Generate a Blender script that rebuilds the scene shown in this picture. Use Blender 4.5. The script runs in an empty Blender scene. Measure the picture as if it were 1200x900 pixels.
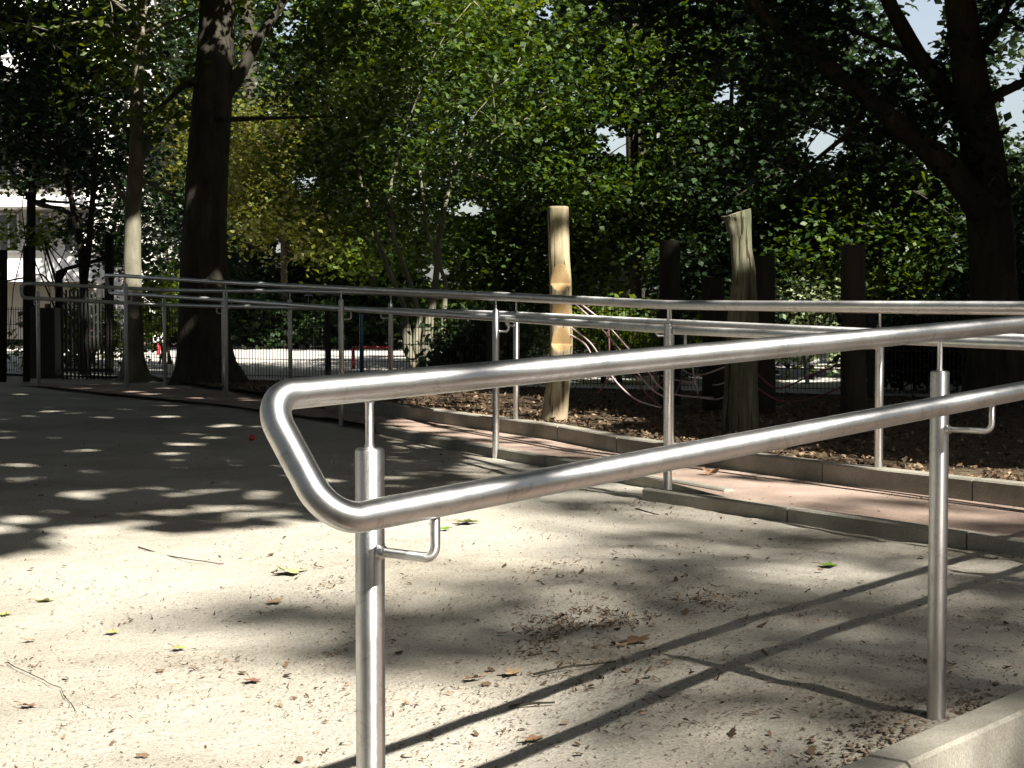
import bpy, math, random
import numpy as np
from mathutils import Vector, Matrix, noise as mnoise

random.seed(7)
rng = np.random.default_rng(11)
R = math.radians
scene = bpy.context.scene
col = scene.collection

# ------------------------------------------------------------------ camera
F = 2050.0                       # focal length in pixels of a 1200 px wide picture
PITCH = math.atan(93.0 / F)
CH = 0.95
cam_d = bpy.data.cameras.new('camera')
cam_d.sensor_width = 36.0
cam_d.lens = 36.0 * F / 1200.0
cam_d.clip_start = 0.05
cam_d.clip_end = 2000.0
cam = bpy.data.objects.new('camera', cam_d)
cam.location = (0, 0, CH)
cam.rotation_euler = (R(90) - PITCH, 0, 0)
col.objects.link(cam)
scene.camera = cam

# ------------------------------------------------------------------ sky, sun, exposure
SUN_EL = R(41.0)
SUN_H = Vector((0.5605, -0.828))             # horizontal direction towards the sun
world = bpy.data.worlds.new('World')
scene.world = world
world.use_nodes = True
wt = world.node_tree
wt.nodes.clear()
sky = wt.nodes.new('ShaderNodeTexSky')
sky.sky_type = 'NISHITA'
sky.sun_disc = False
sky.sun_elevation = SUN_EL
sky.sun_rotation = math.atan2(SUN_H.x, SUN_H.y)
sky.air_density = 1.0
sky.dust_density = 2.0
bg = wt.nodes.new('ShaderNodeBackground')
bg.inputs['Strength'].default_value = 0.05
wo = wt.nodes.new('ShaderNodeOutputWorld')
shs = wt.nodes.new('ShaderNodeHueSaturation')
shs.inputs['Saturation'].default_value = 0.6
wt.links.new(sky.outputs[0], shs.inputs['Color'])
wt.links.new(shs.outputs[0], bg.inputs[0])
wt.links.new(bg.outputs[0], wo.inputs[0])
sun_d = bpy.data.lights.new('sun', 'SUN')
sun_d.energy = 5.0
sun_d.angle = R(0.6)
sun_d.color = (1.0, 0.955, 0.87)
sun = bpy.data.objects.new('sun', sun_d)
sv = Vector((SUN_H.x * math.cos(SUN_EL), SUN_H.y * math.cos(SUN_EL), math.sin(SUN_EL)))
sun.rotation_euler = (-sv).to_track_quat('-Z', 'Y').to_euler()
sun.location = (5, -5, 20)
col.objects.link(sun)
vs = scene.view_settings
vs.view_transform = 'Standard'
vs.look = 'None'
vs.exposure = 1.65
vs.gamma = 1.0
vs.use_curve_mapping = False
scene.cycles.max_bounces = 5
scene.cycles.diffuse_bounces = 1
scene.cycles.glossy_bounces = 3
scene.cycles.transmission_bounces = 3

# ------------------------------------------------------------------ helpers
def at(px, py, D):
    """world point seen at a pixel of the 1200x900 photograph, at distance D in front of the camera"""
    u = (px - 600.0) / F; v = (450.0 - py) / F
    y = math.cos(PITCH) + v * math.sin(PITCH)
    z = -math.sin(PITCH) + v * math.cos(PITCH)
    k = D / y
    return Vector((u * k, D, CH + z * k))

def gp(px, py, z=0.0):
    u = (px - 600.0) / F; v = (450.0 - py) / F
    y = math.cos(PITCH) + v * math.sin(PITCH)
    zz = -math.sin(PITCH) + v * math.cos(PITCH)
    k = (z - CH) / zz
    return Vector((u * k, y * k, z))

def gproj(x, y):
    """ground point -> photo pixel (approximate)"""
    return 600 + F * x / y, 357 + F * CH / y

class MB:
    def __init__(s):
        s.v = []; s.f = []; s.m = []; s.uv = []
    def add(s, vs_, fs, mi=0, uv=None):
        o = len(s.v)
        s.v.extend([tuple(p) for p in vs_])
        s.uv.extend(uv if uv else [(p[0], p[2]) for p in vs_])
        s.f.extend([tuple(i + o for i in f) for f in fs])
        s.m.extend([mi] * len(fs))
    def box(s, lo, hi, mi=0, rot=0.0, org=None):
        x0, y0, z0 = lo; x1, y1, z1 = hi
        p = [Vector(q) for q in ((x0,y0,z0),(x1,y0,z0),(x1,y1,z0),(x0,y1,z0),(x0,y0,z1),(x1,y0,z1),(x1,y1,z1),(x0,y1,z1))]
        if rot or org:
            m = Matrix.Rotation(rot, 3, 'Z'); o = Vector(org or (0, 0, 0))
            p = [m @ q + o for q in p]
        s.add(p, [(0,3,2,1),(4,5,6,7),(0,1,5,4),(1,2,6,5),(2,3,7,6),(3,0,4,7)], mi)
    def tube(s, pts, rad, n=8, mi=0, cap=True):
        pts = [Vector(p) for p in pts]
        if not hasattr(rad, '__len__'): rad = [rad] * len(pts)
        rings = []
        t = (pts[1] - pts[0]).normalized()
        ref = Vector((0, 0, 1)) if abs(t.z) < 0.9 else Vector((0, 1, 0))
        a = t.cross(ref).normalized(); b = a.cross(t).normalized()
        for i, p in enumerate(pts):
            if i == 0: t2 = (pts[1] - pts[0]).normalized()
            elif i == len(pts) - 1: t2 = (pts[-1] - pts[-2]).normalized()
            else: t2 = ((pts[i+1] - p).normalized() + (p - pts[i-1]).normalized()).normalized()
            q = t.rotation_difference(t2)
            a = (q @ a).normalized(); b = (q @ b).normalized(); t = t2
            rings.append([p + (a * math.cos(k * 2 * math.pi / n) + b * math.sin(k * 2 * math.pi / n)) * rad[i] for k in range(n)])
        vv = [q for r_ in rings for q in r_]
        ff = []
        for i in range(len(rings) - 1):
            for k in range(n):
                k2 = (k + 1) % n
                ff.append((i*n+k, i*n+k2, (i+1)*n+k2, (i+1)*n+k))
        if cap:
            ff.append(tuple(range(n - 1, -1, -1)))
            ff.append(tuple((len(rings)-1)*n + k for k in range(n)))
        L_ = [0.0]
        for i in range(1, len(pts)): L_.append(L_[-1] + (pts[i]-pts[i-1]).length)
        s.add(vv, ff, mi, [(L_[i], k*2*math.pi*0.02/n) for i in range(len(pts)) for k in range(n)])
    def build(s, name, mats, parent=None, smooth=True, loc=None):
        me = bpy.data.meshes.new(name)
        me.from_pydata(s.v, [], s.f)
        if not isinstance(mats, (list, tuple)): mats = [mats]
        for m in mats: me.materials.append(m)
        if len(mats) > 1: me.polygons.foreach_set('material_index', s.m)
        if smooth:
            me.polygons.foreach_set('use_smooth', [len(f) <= 4 for f in s.f])
        if mats[0].name.startswith('brushed'):
            ul = me.uv_layers.new(name='UVMap'); li = np.zeros(len(me.loops), dtype=np.int32); me.loops.foreach_get('vertex_index', li)
            ul.data.foreach_set('uv', np.array(s.uv, dtype=np.float32)[li].ravel())
        me.update()
        o = bpy.data.objects.new(name, me)
        col.objects.link(o)
        if parent:
            o.parent = parent
            o.matrix_parent_inverse = Matrix.Translation(-parent.location)
        return o

def tag(o, label=None, cat=None, group=None, kind=None):
    if label: o['label'] = label
    if cat: o['category'] = cat
    if group: o['group'] = group
    if kind: o['kind'] = kind
    return o

def empty(name, loc, label=None, cat=None, group=None):
    o = bpy.data.objects.new(name, None)
    o.empty_display_size = 0.2
    o.location = loc
    col.objects.link(o)
    return tag(o, label, cat, group)

# ------------------------------------------------------------------ materials
def mat(name):
    m = bpy.data.materials.new(name); m.use_nodes = True
    nt = m.node_tree; nt.nodes.clear()
    out = nt.nodes.new('ShaderNodeOutputMaterial')
    return m, nt, out
def nd(nt, t, **kw):
    n = nt.nodes.new(t)
    for k, v in kw.items():
        if k in n.inputs.keys(): n.inputs[k].default_value = v
        else: setattr(n, k, v)
    return n
def ramp(nt, fac, stops):
    r = nt.nodes.new('ShaderNodeValToRGB')
    els = r.color_ramp.elements
    while len(els) < len(stops): els.new(0.5)
    for e, (p, c) in zip(els, stops):
        e.position = p; e.color = (*c, 1) if len(c) == 3 else c
    nt.links.new(fac, r.inputs[0])
    return r
def noisy(nt, scale, detail=6, rough=0.6, vec=None, dist=0.0):
    n = nd(nt, 'ShaderNodeTexNoise'); n.inputs['Scale'].default_value = scale
    n.inputs['Detail'].default_value = detail; n.inputs['Roughness'].default_value = rough
    n.inputs['Distortion'].default_value = dist
    if vec: nt.links.new(vec, n.inputs['Vector'])
    return n
def pos(nt, sc=(1, 1, 1)):
    g = nt.nodes.new('ShaderNodeNewGeometry')
    mp = nt.nodes.new('ShaderNodeMapping'); mp.inputs['Scale'].default_value = sc
    nt.links.new(g.outputs['Position'], mp.inputs[0])
    return mp.outputs[0]

def rough_mat(name, stops, scale, bump=0.3, bscale=None, rough=0.9, stretch=(1,1,1), spec=0.2, detail=8, bdist=0.02, fine=None):
    m, nt, out = mat(name)
    v = pos(nt, stretch)
    n = noisy(nt, scale, detail, 0.65, v)
    r = ramp(nt, n.outputs[0], stops)
    c = r.outputs[0]
    if fine:
        n3 = noisy(nt, fine[0], 4, 0.7, v)
        r3 = ramp(nt, n3.outputs[0], [(0.35, (fine[1],)*3), (0.65, (1.0,)*3)])
        mx = nd(nt, 'ShaderNodeMixRGB', blend_type='MULTIPLY'); mx.inputs[0].default_value = 1
        nt.links.new(c, mx.inputs[1]); nt.links.new(r3.outputs[0], mx.inputs[2]); c = mx.outputs[0]
    p = nd(nt, 'ShaderNodeBsdfPrincipled'); p.inputs['Roughness'].default_value = rough
    p.inputs['Specular IOR Level'].default_value = spec
    nt.links.new(c, p.inputs['Base Color'])
    n2 = noisy(nt, bscale or scale * 3, 8, 0.7, v)
    b = nd(nt, 'ShaderNodeBump'); b.inputs['Strength'].default_value = bump; b.inputs['Distance'].default_value = bdist
    nt.links.new(n2.outputs[0], b.inputs['Height']); nt.links.new(b.outputs[0], p.inputs['Normal'])
    nt.links.new(p.outputs[0], out.inputs[0])
    return m

def crack(m):
    nt = m.node_tree; p = [n for n in nt.nodes if n.type == 'BSDF_PRINCIPLED'][0]
    src = p.inputs['Base Color'].links[0].from_socket
    v = pos(nt, (1, 1, 0.035)); n = noisy(nt, 42, 3, 0.55, v)
    r = ramp(nt, n.outputs[0], [(0.36, (0.22, 0.18, 0.14)), (0.43, (1, 1, 1))])
    v2 = pos(nt, (1, 1, .5)); n2 = noisy(nt, 5, 5, 0.6, v2)
    r2 = ramp(nt, n2.outputs[0], [(0.35, (0.62, 0.68, 0.55)), (0.6, (1.05, 1.0, 0.95))])
    mx = nd(nt, 'ShaderNodeMixRGB', blend_type='MULTIPLY'); mx.inputs[0].default_value = 1
    nt.links.new(src, mx.inputs[1]); nt.links.new(r.outputs[0], mx.inputs[2])
    my = nd(nt, 'ShaderNodeMixRGB', blend_type='MULTIPLY'); my.inputs[0].default_value = 1
    nt.links.new(mx.outputs[0], my.inputs[1]); nt.links.new(r2.outputs[0], my.inputs[2])
    nt.links.new(my.outputs[0], p.inputs['Base Color'])
    return m

def sand_mat():
    m, nt, out = mat('sand')
    v = pos(nt)
    big = noisy(nt, 0.9, 5, 0.6, v)
    r1 = ramp(nt, big.outputs[0], [(0.3, (0.38, 0.34, 0.27)), (0.52, (0.55, 0.51, 0.43)), (0.75, (0.60, 0.57, 0.49))])
    fn = noisy(nt, 130, 5, 0.8, v)
    r2 = ramp(nt, fn.outputs[0], [(0.30, (0.35,)*3), (0.50, (0.92,)*3), (0.68, (1.12,)*3)])
    mx = nd(nt, 'ShaderNodeMixRGB', blend_type='MULTIPLY'); mx.inputs[0].default_value = 1
    nt.links.new(r1.outputs[0], mx.inputs[1]); nt.links.new(r2.outputs[0], mx.inputs[2])
    # short dark needles and crumbs trodden into the sand
    v2 = pos(nt, (52, 75, 60)); dn = noisy(nt, 3.0, 2, 0.5, v)
    ad = nd(nt, 'ShaderNodeVectorMath', operation='ADD'); nt.links.new(v2, ad.inputs[0]); 
    sc = nd(nt, 'ShaderNodeVectorMath', operation='SCALE'); sc.inputs['Scale'].default_value = 9.0
    nt.links.new(dn.outputs['Color'], sc.inputs[0]); nt.links.new(sc.outputs[0], ad.inputs[1])
    vo = nd(nt, 'ShaderNodeTexVoronoi'); vo.inputs['Scale'].default_value = 1.0; vo.inputs['Randomness'].default_value = 1.0
    nt.links.new(ad.outputs[0], vo.inputs['Vector'])
    pm = noisy(nt, 1.6, 4, 0.7, v)
    th = nd(nt, 'ShaderNodeMapRange'); th.inputs['From Min'].default_value = 0.42; th.inputs['From Max'].default_value = 0.68
    th.inputs['To Min'].default_value = 0.06; th.inputs['To Max'].default_value = 0.26
    nt.links.new(pm.outputs[0], th.inputs[0])
    lt = nd(nt, 'ShaderNodeMath', operation='LESS_THAN'); nt.links.new(vo.outputs['Distance'], lt.inputs[0]); nt.links.new(th.outputs[0], lt.inputs[1])
    m2 = nd(nt, 'ShaderNodeMixRGB'); m2.inputs[2].default_value = (0.13, 0.095, 0.065, 1)
    fm = nd(nt, 'ShaderNodeMath', operation='MULTIPLY'); fm.inputs[1].default_value = 0.38
    nt.links.new(lt.outputs[0], fm.inputs[0]); nt.links.new(fm.outputs[0], m2.inputs[0]); nt.links.new(mx.outputs[0], m2.inputs[1])
    p = nd(nt, 'ShaderNodeBsdfPrincipled'); p.inputs['Roughness'].default_value = 0.95; p.inputs['Specular IOR Level'].default_value = 0.1
    nt.links.new(m2.outputs[0], p.inputs['Base Color'])
    bn = noisy(nt, 45, 10, 0.8, v)
    b0 = nd(nt, 'ShaderNodeBump'); b0.inputs['Strength'].default_value = 0.35; b0.inputs['Distance'].default_value = 0.04
    lp = noisy(nt, 11, 4, 0.6, v, 0.4); nt.links.new(lp.outputs[0], b0.inputs['Height'])
    b = nd(nt, 'ShaderNodeBump'); b.inputs['Strength'].default_value = 0.8; b.inputs['Distance'].default_value = 0.02
    nt.links.new(b0.outputs[0], b.inputs['Normal'])
    nt.links.new(bn.outputs[0], b.inputs['Height']); nt.links.new(b.outputs[0], p.inputs['Normal'])
    nt.links.new(p.outputs[0], out.inputs[0])
    return m

def steel_mat():
    m, nt, out = mat('brushed_steel')
    p = nd(nt, 'ShaderNodeBsdfPrincipled'); p.inputs['Metallic'].default_value = 1.0
    v = pos(nt)
    n1 = noisy(nt, 7, 6, 0.7, v); n2 = noisy(nt, 120, 3, 0.6, v); n3 = noisy(nt, 26, 5, 0.75, v, 0.6)
    r1 = ramp(nt, n1.outputs[0], [(0.3, (0.63, 0.63, 0.62)), (0.7, (0.76, 0.76, 0.75))])
    r3 = ramp(nt, n3.outputs[0], [(0.54, (1, 1, 1)), (0.68, (0.74, 0.73, 0.71))])      # faint hand marks
    mx = nd(nt, 'ShaderNodeMixRGB', blend_type='MULTIPLY'); mx.inputs[0].default_value = 1
    nt.links.new(r1.outputs[0], mx.inputs[1]); nt.links.new(r3.outputs[0], mx.inputs[2])
    nt.links.new(mx.outputs[0], p.inputs['Base Color'])
    ad = nd(nt, 'ShaderNodeMath', operation='ADD'); nt.links.new(n1.outputs[0], ad.inputs[0]); nt.links.new(n3.outputs[0], ad.inputs[1])
    mr = nd(nt, 'ShaderNodeMapRange'); mr.inputs['From Min'].default_value = 0.7; mr.inputs['From Max'].default_value = 1.35
    mr.inputs['To Min'].default_value = 0.38; mr.inputs['To Max'].default_value = 0.54
    nt.links.new(ad.outputs[0], mr.inputs[0]); nt.links.new(mr.outputs[0], p.inputs['Roughness'])
    p.inputs['Anisotropic'].default_value = 0.8
    tg = nd(nt, 'ShaderNodeTangent', direction_type='UV_MAP'); tg.uv_map = 'UVMap'
    nt.links.new(tg.outputs[0], p.inputs['Tangent'])
    b = nd(nt, 'ShaderNodeBump'); b.inputs['Strength'].default_value = 0.05; b.inputs['Distance'].default_value = 0.001
    nt.links.new(n2.outputs[0], b.inputs['Height']); nt.links.new(b.outputs[0], p.inputs['Normal'])
    nt.links.new(p.outputs[0], out.inputs[0])
    return m

def leaf_mat(name, c1, c2, c3, trans=0.42, ro=0.5, sp=0.45):
    m, nt, out = mat(name)
    g = nt.nodes.new('ShaderNodeNewGeometry')
    r = ramp(nt, g.outputs['Random Per Island'], [(0.0, c1), (0.55, c2), (1.0, c3)])
    d = nd(nt, 'ShaderNodeBsdfPrincipled'); d.inputs['Roughness'].default_value = ro; d.inputs['Specular IOR Level'].default_value = sp
    nt.links.new(r.outputs[0], d.inputs['Base Color'])
    t = nd(nt, 'ShaderNodeBsdfTranslucent')
    hs = nd(nt, 'ShaderNodeHueSaturation'); hs.inputs['Hue'].default_value = 0.47; hs.inputs['Saturation'].default_value = 1.25; hs.inputs['Value'].default_value = 1.6
    nt.links.new(r.outputs[0], hs.inputs['Color']); nt.links.new(hs.outputs[0], t.inputs['Color'])
    mx = nd(nt, 'ShaderNodeMixShader'); mx.inputs[0].default_value = trans
    nt.links.new(d.outputs[0], mx.inputs[1]); nt.links.new(t.outputs[0], mx.inputs[2]); nt.links.new(mx.outputs[0], out.inputs[0])
    return m

def plain(name, c, rough=0.6, metal=0.0, var=0.12):
    m, nt, out = mat(name)
    v = pos(nt); n = noisy(nt, 12, 6, 0.7, v)
    r = ramp(nt, n.outputs[0], [(0.3, tuple(x * (1 - var) for x in c)), (0.7, tuple(min(1, x * (1 + var)) for x in c))])
    p = nd(nt, 'ShaderNodeBsdfPrincipled'); p.inputs['Roughness'].default_value = rough; p.inputs['Metallic'].default_value = metal
    nt.links.new(r.outputs[0], p.inputs['Base Color']); nt.links.new(p.outputs[0], out.inputs[0])
    return m

M = {}
M['steel'] = steel_mat()
M['sand'] = sand_mat()
M['soil'] = rough_mat('soil', [(0.3, (0.07, 0.055, 0.035)), (0.7, (0.14, 0.11, 0.075))], 3, 0.5)
M['mulch'] = rough_mat('mulch', [(0.3, (0.05, 0.033, 0.02)), (0.5, (0.11, 0.078, 0.05)), (0.72, (0.24, 0.19, 0.125))], 14, 1.0, 22, bdist=0.04, stretch=(1, 1.6, 1))
M['path'] = rough_mat('path_paving', [(0.3, (0.30, 0.215, 0.175)), (0.55, (0.39, 0.295, 0.24)), (0.75, (0.46, 0.375, 0.31))], 2.2, 0.25, 90, fine=(110, 0.72))
M['concrete'] = rough_mat('kerb_concrete', [(0.3, (0.27, 0.25, 0.20)), (0.55, (0.36, 0.34, 0.285)), (0.75, (0.43, 0.41, 0.35))], 6, 0.35, 120, fine=(160, 0.62), bdist=0.006)
M['yard'] = rough_mat('yard_paving', [(0.3, (0.40, 0.38, 0.35)), (0.7, (0.55, 0.52, 0.47))], 1.5, 0.1, 20)
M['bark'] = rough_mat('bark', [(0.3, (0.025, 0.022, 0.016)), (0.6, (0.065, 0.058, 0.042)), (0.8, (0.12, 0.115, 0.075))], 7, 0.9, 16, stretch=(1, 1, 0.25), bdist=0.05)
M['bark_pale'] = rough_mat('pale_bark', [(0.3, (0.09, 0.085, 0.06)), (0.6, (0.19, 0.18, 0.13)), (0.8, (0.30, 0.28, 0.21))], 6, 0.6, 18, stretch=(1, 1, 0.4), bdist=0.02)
M['wood'] = rough_mat('weathered_timber', [(0.3, (0.24, 0.19, 0.125)), (0.5, (0.40, 0.335, 0.235)), (0.7, (0.48, 0.42, 0.32))], 20, 0.7, 34, stretch=(1, 1, 0.07), bdist=0.012)
M['wood_grey'] = rough_mat('grey_timber', [(0.3, (0.05, 0.05, 0.034)), (0.5, (0.115, 0.115, 0.08)), (0.7, (0.22, 0.22, 0.17))], 18, 0.8, 30, stretch=(1, 1, 0.1), bdist=0.015)
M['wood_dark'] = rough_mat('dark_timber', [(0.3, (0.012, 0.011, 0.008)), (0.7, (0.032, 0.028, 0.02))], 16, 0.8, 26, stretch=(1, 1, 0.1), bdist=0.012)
M['wood_fresh'] = rough_mat('carved_timber', [(0.3, (0.36, 0.24, 0.11)), (0.7, (0.50, 0.36, 0.19))], 20, 0.4, 34, stretch=(1, 1, 0.1), bdist=0.006)
crack(M['wood']); crack(M['wood_grey'])
M['wood_end'] = rough_mat('sawn_timber_end', [(0.3, (0.38, 0.32, 0.22)), (0.7, (0.52, 0.46, 0.34))], 25, 0.4)
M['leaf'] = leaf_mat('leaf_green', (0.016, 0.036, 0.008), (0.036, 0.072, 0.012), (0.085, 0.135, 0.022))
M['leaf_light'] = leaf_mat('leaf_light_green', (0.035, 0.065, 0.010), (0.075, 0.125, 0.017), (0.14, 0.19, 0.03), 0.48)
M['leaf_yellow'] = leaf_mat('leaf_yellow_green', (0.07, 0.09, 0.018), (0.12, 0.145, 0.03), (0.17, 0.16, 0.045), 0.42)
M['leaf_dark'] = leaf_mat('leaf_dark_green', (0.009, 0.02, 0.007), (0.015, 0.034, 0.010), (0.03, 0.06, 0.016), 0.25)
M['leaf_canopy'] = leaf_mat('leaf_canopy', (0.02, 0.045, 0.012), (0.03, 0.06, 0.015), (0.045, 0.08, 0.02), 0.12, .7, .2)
M['leaf_pale'] = leaf_mat('leaf_pale_green', (0.13, 0.18, 0.09), (0.2, 0.25, 0.13), (0.27, 0.3, 0.17), 0.3)
M['black_metal'] = plain('dark_painted_metal', (0.02, 0.022, 0.02), 0.5)
M['grey_metal'] = plain('grey_galvanised_metal', (0.35, 0.36, 0.35), 0.5, 0.5)
M['red_paint'] = plain('red_paint', (0.5, 0.025, 0.035), 0.45)
M['blue_paint'] = plain('blue_paint', (0.03, 0.12, 0.25), 0.4)
M['white_paint'] = plain('white_paint', (0.75, 0.75, 0.73), 0.6, 0, 0.05)
M['render_wall'] = plain('pale_render', (0.68, 0.66, 0.61), 0.85, 0, 0.06)
M['glass_dark'] = plain('dark_glass', (0.03, 0.035, 0.04), 0.1)
M['roof'] = plain('grey_roof', (0.12, 0.11, 0.10), 0.8)
M['rope'] = plain('faded_red_rope', (0.20, 0.07, 0.08), 0.9, 0, 0.3)
M['rope_white'] = plain('sunlit_rope', (0.5, 0.38, 0.38), 0.9, 0, 0.2)  # whiter copy of the rope colour, paints sunlight onto the lit strands

# ================================================================== GROUND
u_k = Vector((0.63, 0.777, 0)).normalized()       # direction of the near kerb and the near handrail
n_k = Vector((0.777, -0.63, 0)).normalized()      # towards the camera side
def fbm(x, y, s, o=3):
    return sum(mnoise.noise(Vector((x * s * 2**k, y * s * 2**k, 3.1 * k))) / 2**k for k in range(o))

g = MB(); g.add([(-400,-400,-0.16),(400,-400,-0.16),(400,400,-0.16),(-400,400,-0.16)], [(0,1,2,3)])
tag(g.build('ground', M['soil']), kind='structure')

def dip(x, y):
    t = 1.5*(x-.4) + (y-4.8)
    z = -0.10*(1-math.exp(-max(0, -t)/1.4*0.9 - (max(0, -t)*.25)**2))*1.25 if t < 0 else 0.0
    f = min(1, max(0, (7.6-y)/2.2)); f = f*f*(3-2*f)
    return max(z, -.12)*f
def gz(x, y):
    z = 0.012 * fbm(x, y, 0.9) + 0.009 * fbm(x + 9, y, 6.0)
    if y > 9: z *= .6
    return z + dip(x, y)
def gps(px, py, dz=0.0):
    z = 0.0
    for _ in range(6):
        p = gp(px, py, z + dz); z = gz(p.x, p.y)
    return p
K0 = gp(1200, 807, 0.04)                           # back edge of the near kerb
def kerb_z(a): return 0.04
# sand: grid in (a along kerb, b away from camera side)
As = np.concatenate([np.arange(-22, -4, 0.4), np.arange(-4, 7, 0.05), np.arange(7, 26, 0.4)])
Bs = []; b = 0.0
while b < 30: Bs.append(b); b += max(0.035, min(0.4, 0.012 * b * b * 0.35 + 0.035))
vv = []; nb = len(Bs)
for a in As:
    for b in Bs:
        p = K0 + u_k * float(a) - n_k * float(b)
        z = gz(p.x, p.y)
        d2 = math.hypot(p.x - 0.967, p.y - 3.95)
        z += 0.007 * math.exp(-(d2 / 0.13)**2)
        vv.append((p.x, p.y, z))
ff = [(i*nb+j, i*nb+j+1, (i+1)*nb+j+1, (i+1)*nb+j) for i in range(len(As)-1) for j in range(nb-1)]
g = MB(); g.add(vv, ff); o = g.build('sand_ground', M['sand']); tag(o, kind='structure')

# near path on the camera's side of the kerb
g = MB(); q = [K0 + u_k*a + n_k*b_ for a, b_ in ((-25,0.1),(25,0.1),(25,14),(-25,14))]
g.add([(p.x,p.y,-0.12) for p in q], [(0,1,2,3)])
tag(g.build('front_path', M['path']), kind='structure')

def kerb_run(name, pts, width, z0, ztop, side, seg=1.0, gap=0.010, ch=0.008):
    """kerb stones along a polyline, width to the given side, small chamfers"""
    mb = MB()
    pts = [Vector((p.x, p.y, 0)) for p in pts]
    # resample
    L = [0]
    for i in range(1, len(pts)): L.append(L[-1] + (pts[i]-pts[i-1]).length)
    def P(s):
        for i in range(1, len(pts)):
            if s <= L[i] or i == len(pts)-1:
                return pts[i-1].lerp(pts[i], (s-L[i-1])/(L[i]-L[i-1]))
    s = 0
    while s < L[-1] - 0.1:
        a = P(s + gap/2); b_ = P(min(s+seg, L[-1]) - gap/2)
        t = (b_ - a).normalized(); n = Vector((-t.y, t.x, 0)) * side
        dz = random.uniform(-0.003, 0.003)
        prof = [(0, z0), (0, ztop-ch+dz), (ch, ztop+dz), (width-ch, ztop+dz), (width, ztop-ch+dz), (width, z0)]
        A = [a + n*w + Vector((0,0,z)) for w, z in prof]; B = [b_ + n*w + Vector((0,0,z)) for w, z in prof]
        k = len(prof)
        fs = [(i, i+1, k+i+1, k+i) for i in range(k-1)] + [tuple(range(k-1,-1,-1)), tuple(range(k, 2*k))]
        mb.add(A+B, fs); s += seg
    return tag(mb.build(name, M['concrete'], smooth=False), kind='structure')
kerb_run('kerb', [K0 - u_k*9.80, K0 + u_k*14.0], 0.10, -0.15, 0.045, -1, seg=1.0).name = 'near_kerb'

near1 = [gp(x, y, 0.065) for x, y in ((440, 497), (504, 511), (576, 523), (663, 539), (788, 563), (856, 574))]
near2 = [gp(x, y, 0.065) for x, y in ((752, 572), (900, 592), (1200, 633))]
d = (near2[-1] - near2[-2]).normalized(); near2.append(near2[-1] + d*7)
far = [gp(x, y, 0.15) for x, y in ((380, 466), (440, 471), (493, 478), (557, 486), (600, 492), (661, 500), (699, 508), (760, 517), (1010, 548), (1200, 568))]
d = (far[-1] - far[-3]).normalized(); far.append(far[-1] + d*7)
kerb_run('path_kerb', near1, 0.06, -0.05, 0.065, 1, 1.0)
kerb_run('path_kerb', near2, 0.06, -0.05, 0.065, 1, 1.0)
kerb_run('raised_kerb', far, 0.10, -0.05, 0.15, 1, 1.0)
# path surface between them (goes on to the left between the two railings)
left_n = [gp(x, y, 0.05) for x, y in ((120, 458), (265, 472), (380, 488))]
left_f = [gp(x, y, 0.05) for x, y in ((20, 447), (190, 449), (300, 460))]
nearP = left_n + near1[:-1] + near2[1:]; farP = left_f + far
g = MB()
def resamp(pl, n):
    pl = [Vector((p.x, p.y, 0)) for p in pl]; L = [0]
    for i in range(1, len(pl)): L.append(L[-1] + (pl[i]-pl[i-1]).length)
    out = []
    for k in range(n):
        s = L[-1]*k/(n-1)
        for i in range(1, len(pl)):
            if s <= L[i] + 1e-6: out.append(pl[i-1].lerp(pl[i], (s-L[i-1])/(L[i]-L[i-1]))); break
    return out
a_ = resamp(nearP, 80); b_ = resamp(farP, 80); b0_ = b_
# push the outer edges a little under the kerbs
vs_ = []
for p, q in zip(a_, b_):
    t = (q - p).normalized()
    zz = 0.03 if p.y > 14 else 0.05
    vs_ += [(p + t*0.03).to_3d() + Vector((0,0,zz)), (q + t*0.05) + Vector((0,0,zz))]
g.add(vs_, [(2*i, 2*i+2, 2*i+3, 2*i+1) for i in range(79)])
tag(g.build('ramp_path', M['path']), kind='structure')

# mulch bed behind the raised kerb
FA = Vector((-8.0, 23.9, 0)); FB = Vector((7.5, 15.6, 0))      # line of the mesh fence
b_ = resamp(far, 60); c_ = resamp([Vector((-4.2, 21.5, 0)), FA.lerp(FB, 0.35), FB, Vector((16, 11, 0)), Vector((16, 2, 0))], 60)
vv = []; nJ = 60
for i, (p, q) in enumerate(zip(b_, c_)):
    t = (q - p)
    for j in range(nJ):
        s = (j/(nJ-1))**1.5
        r = p + t*s + t.normalized()*0.09
        z = 0.125*(1-s) + 0.02*s + 0.022*fbm(r.x, r.y, 3.0) * min(1, j/3)
        vv.append((r.x, r.y, z))
g = MB(); g.add(vv, [(i*nJ+j, (i+1)*nJ+j, (i+1)*nJ+j+1, i*nJ+j+1) for i in range(59) for j in range(nJ-1)])
tag(g.build('mulch_bed', M['mulch']), kind='structure')
# bright yard beyond the fence
fd = (FB - FA).normalized()
g = MB(); q = [FA - fd*14, FB + fd*14, FB + fd*14 + Vector((0, 22, 0)), FA - fd*14 + Vector((0, 9.5, 0))]
g.add([(p.x, p.y + 0.1, 0.03) for p in q], [(0,1,2,3)])
tag(g.build('paved_yard', M['yard']), kind='structure')

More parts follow.
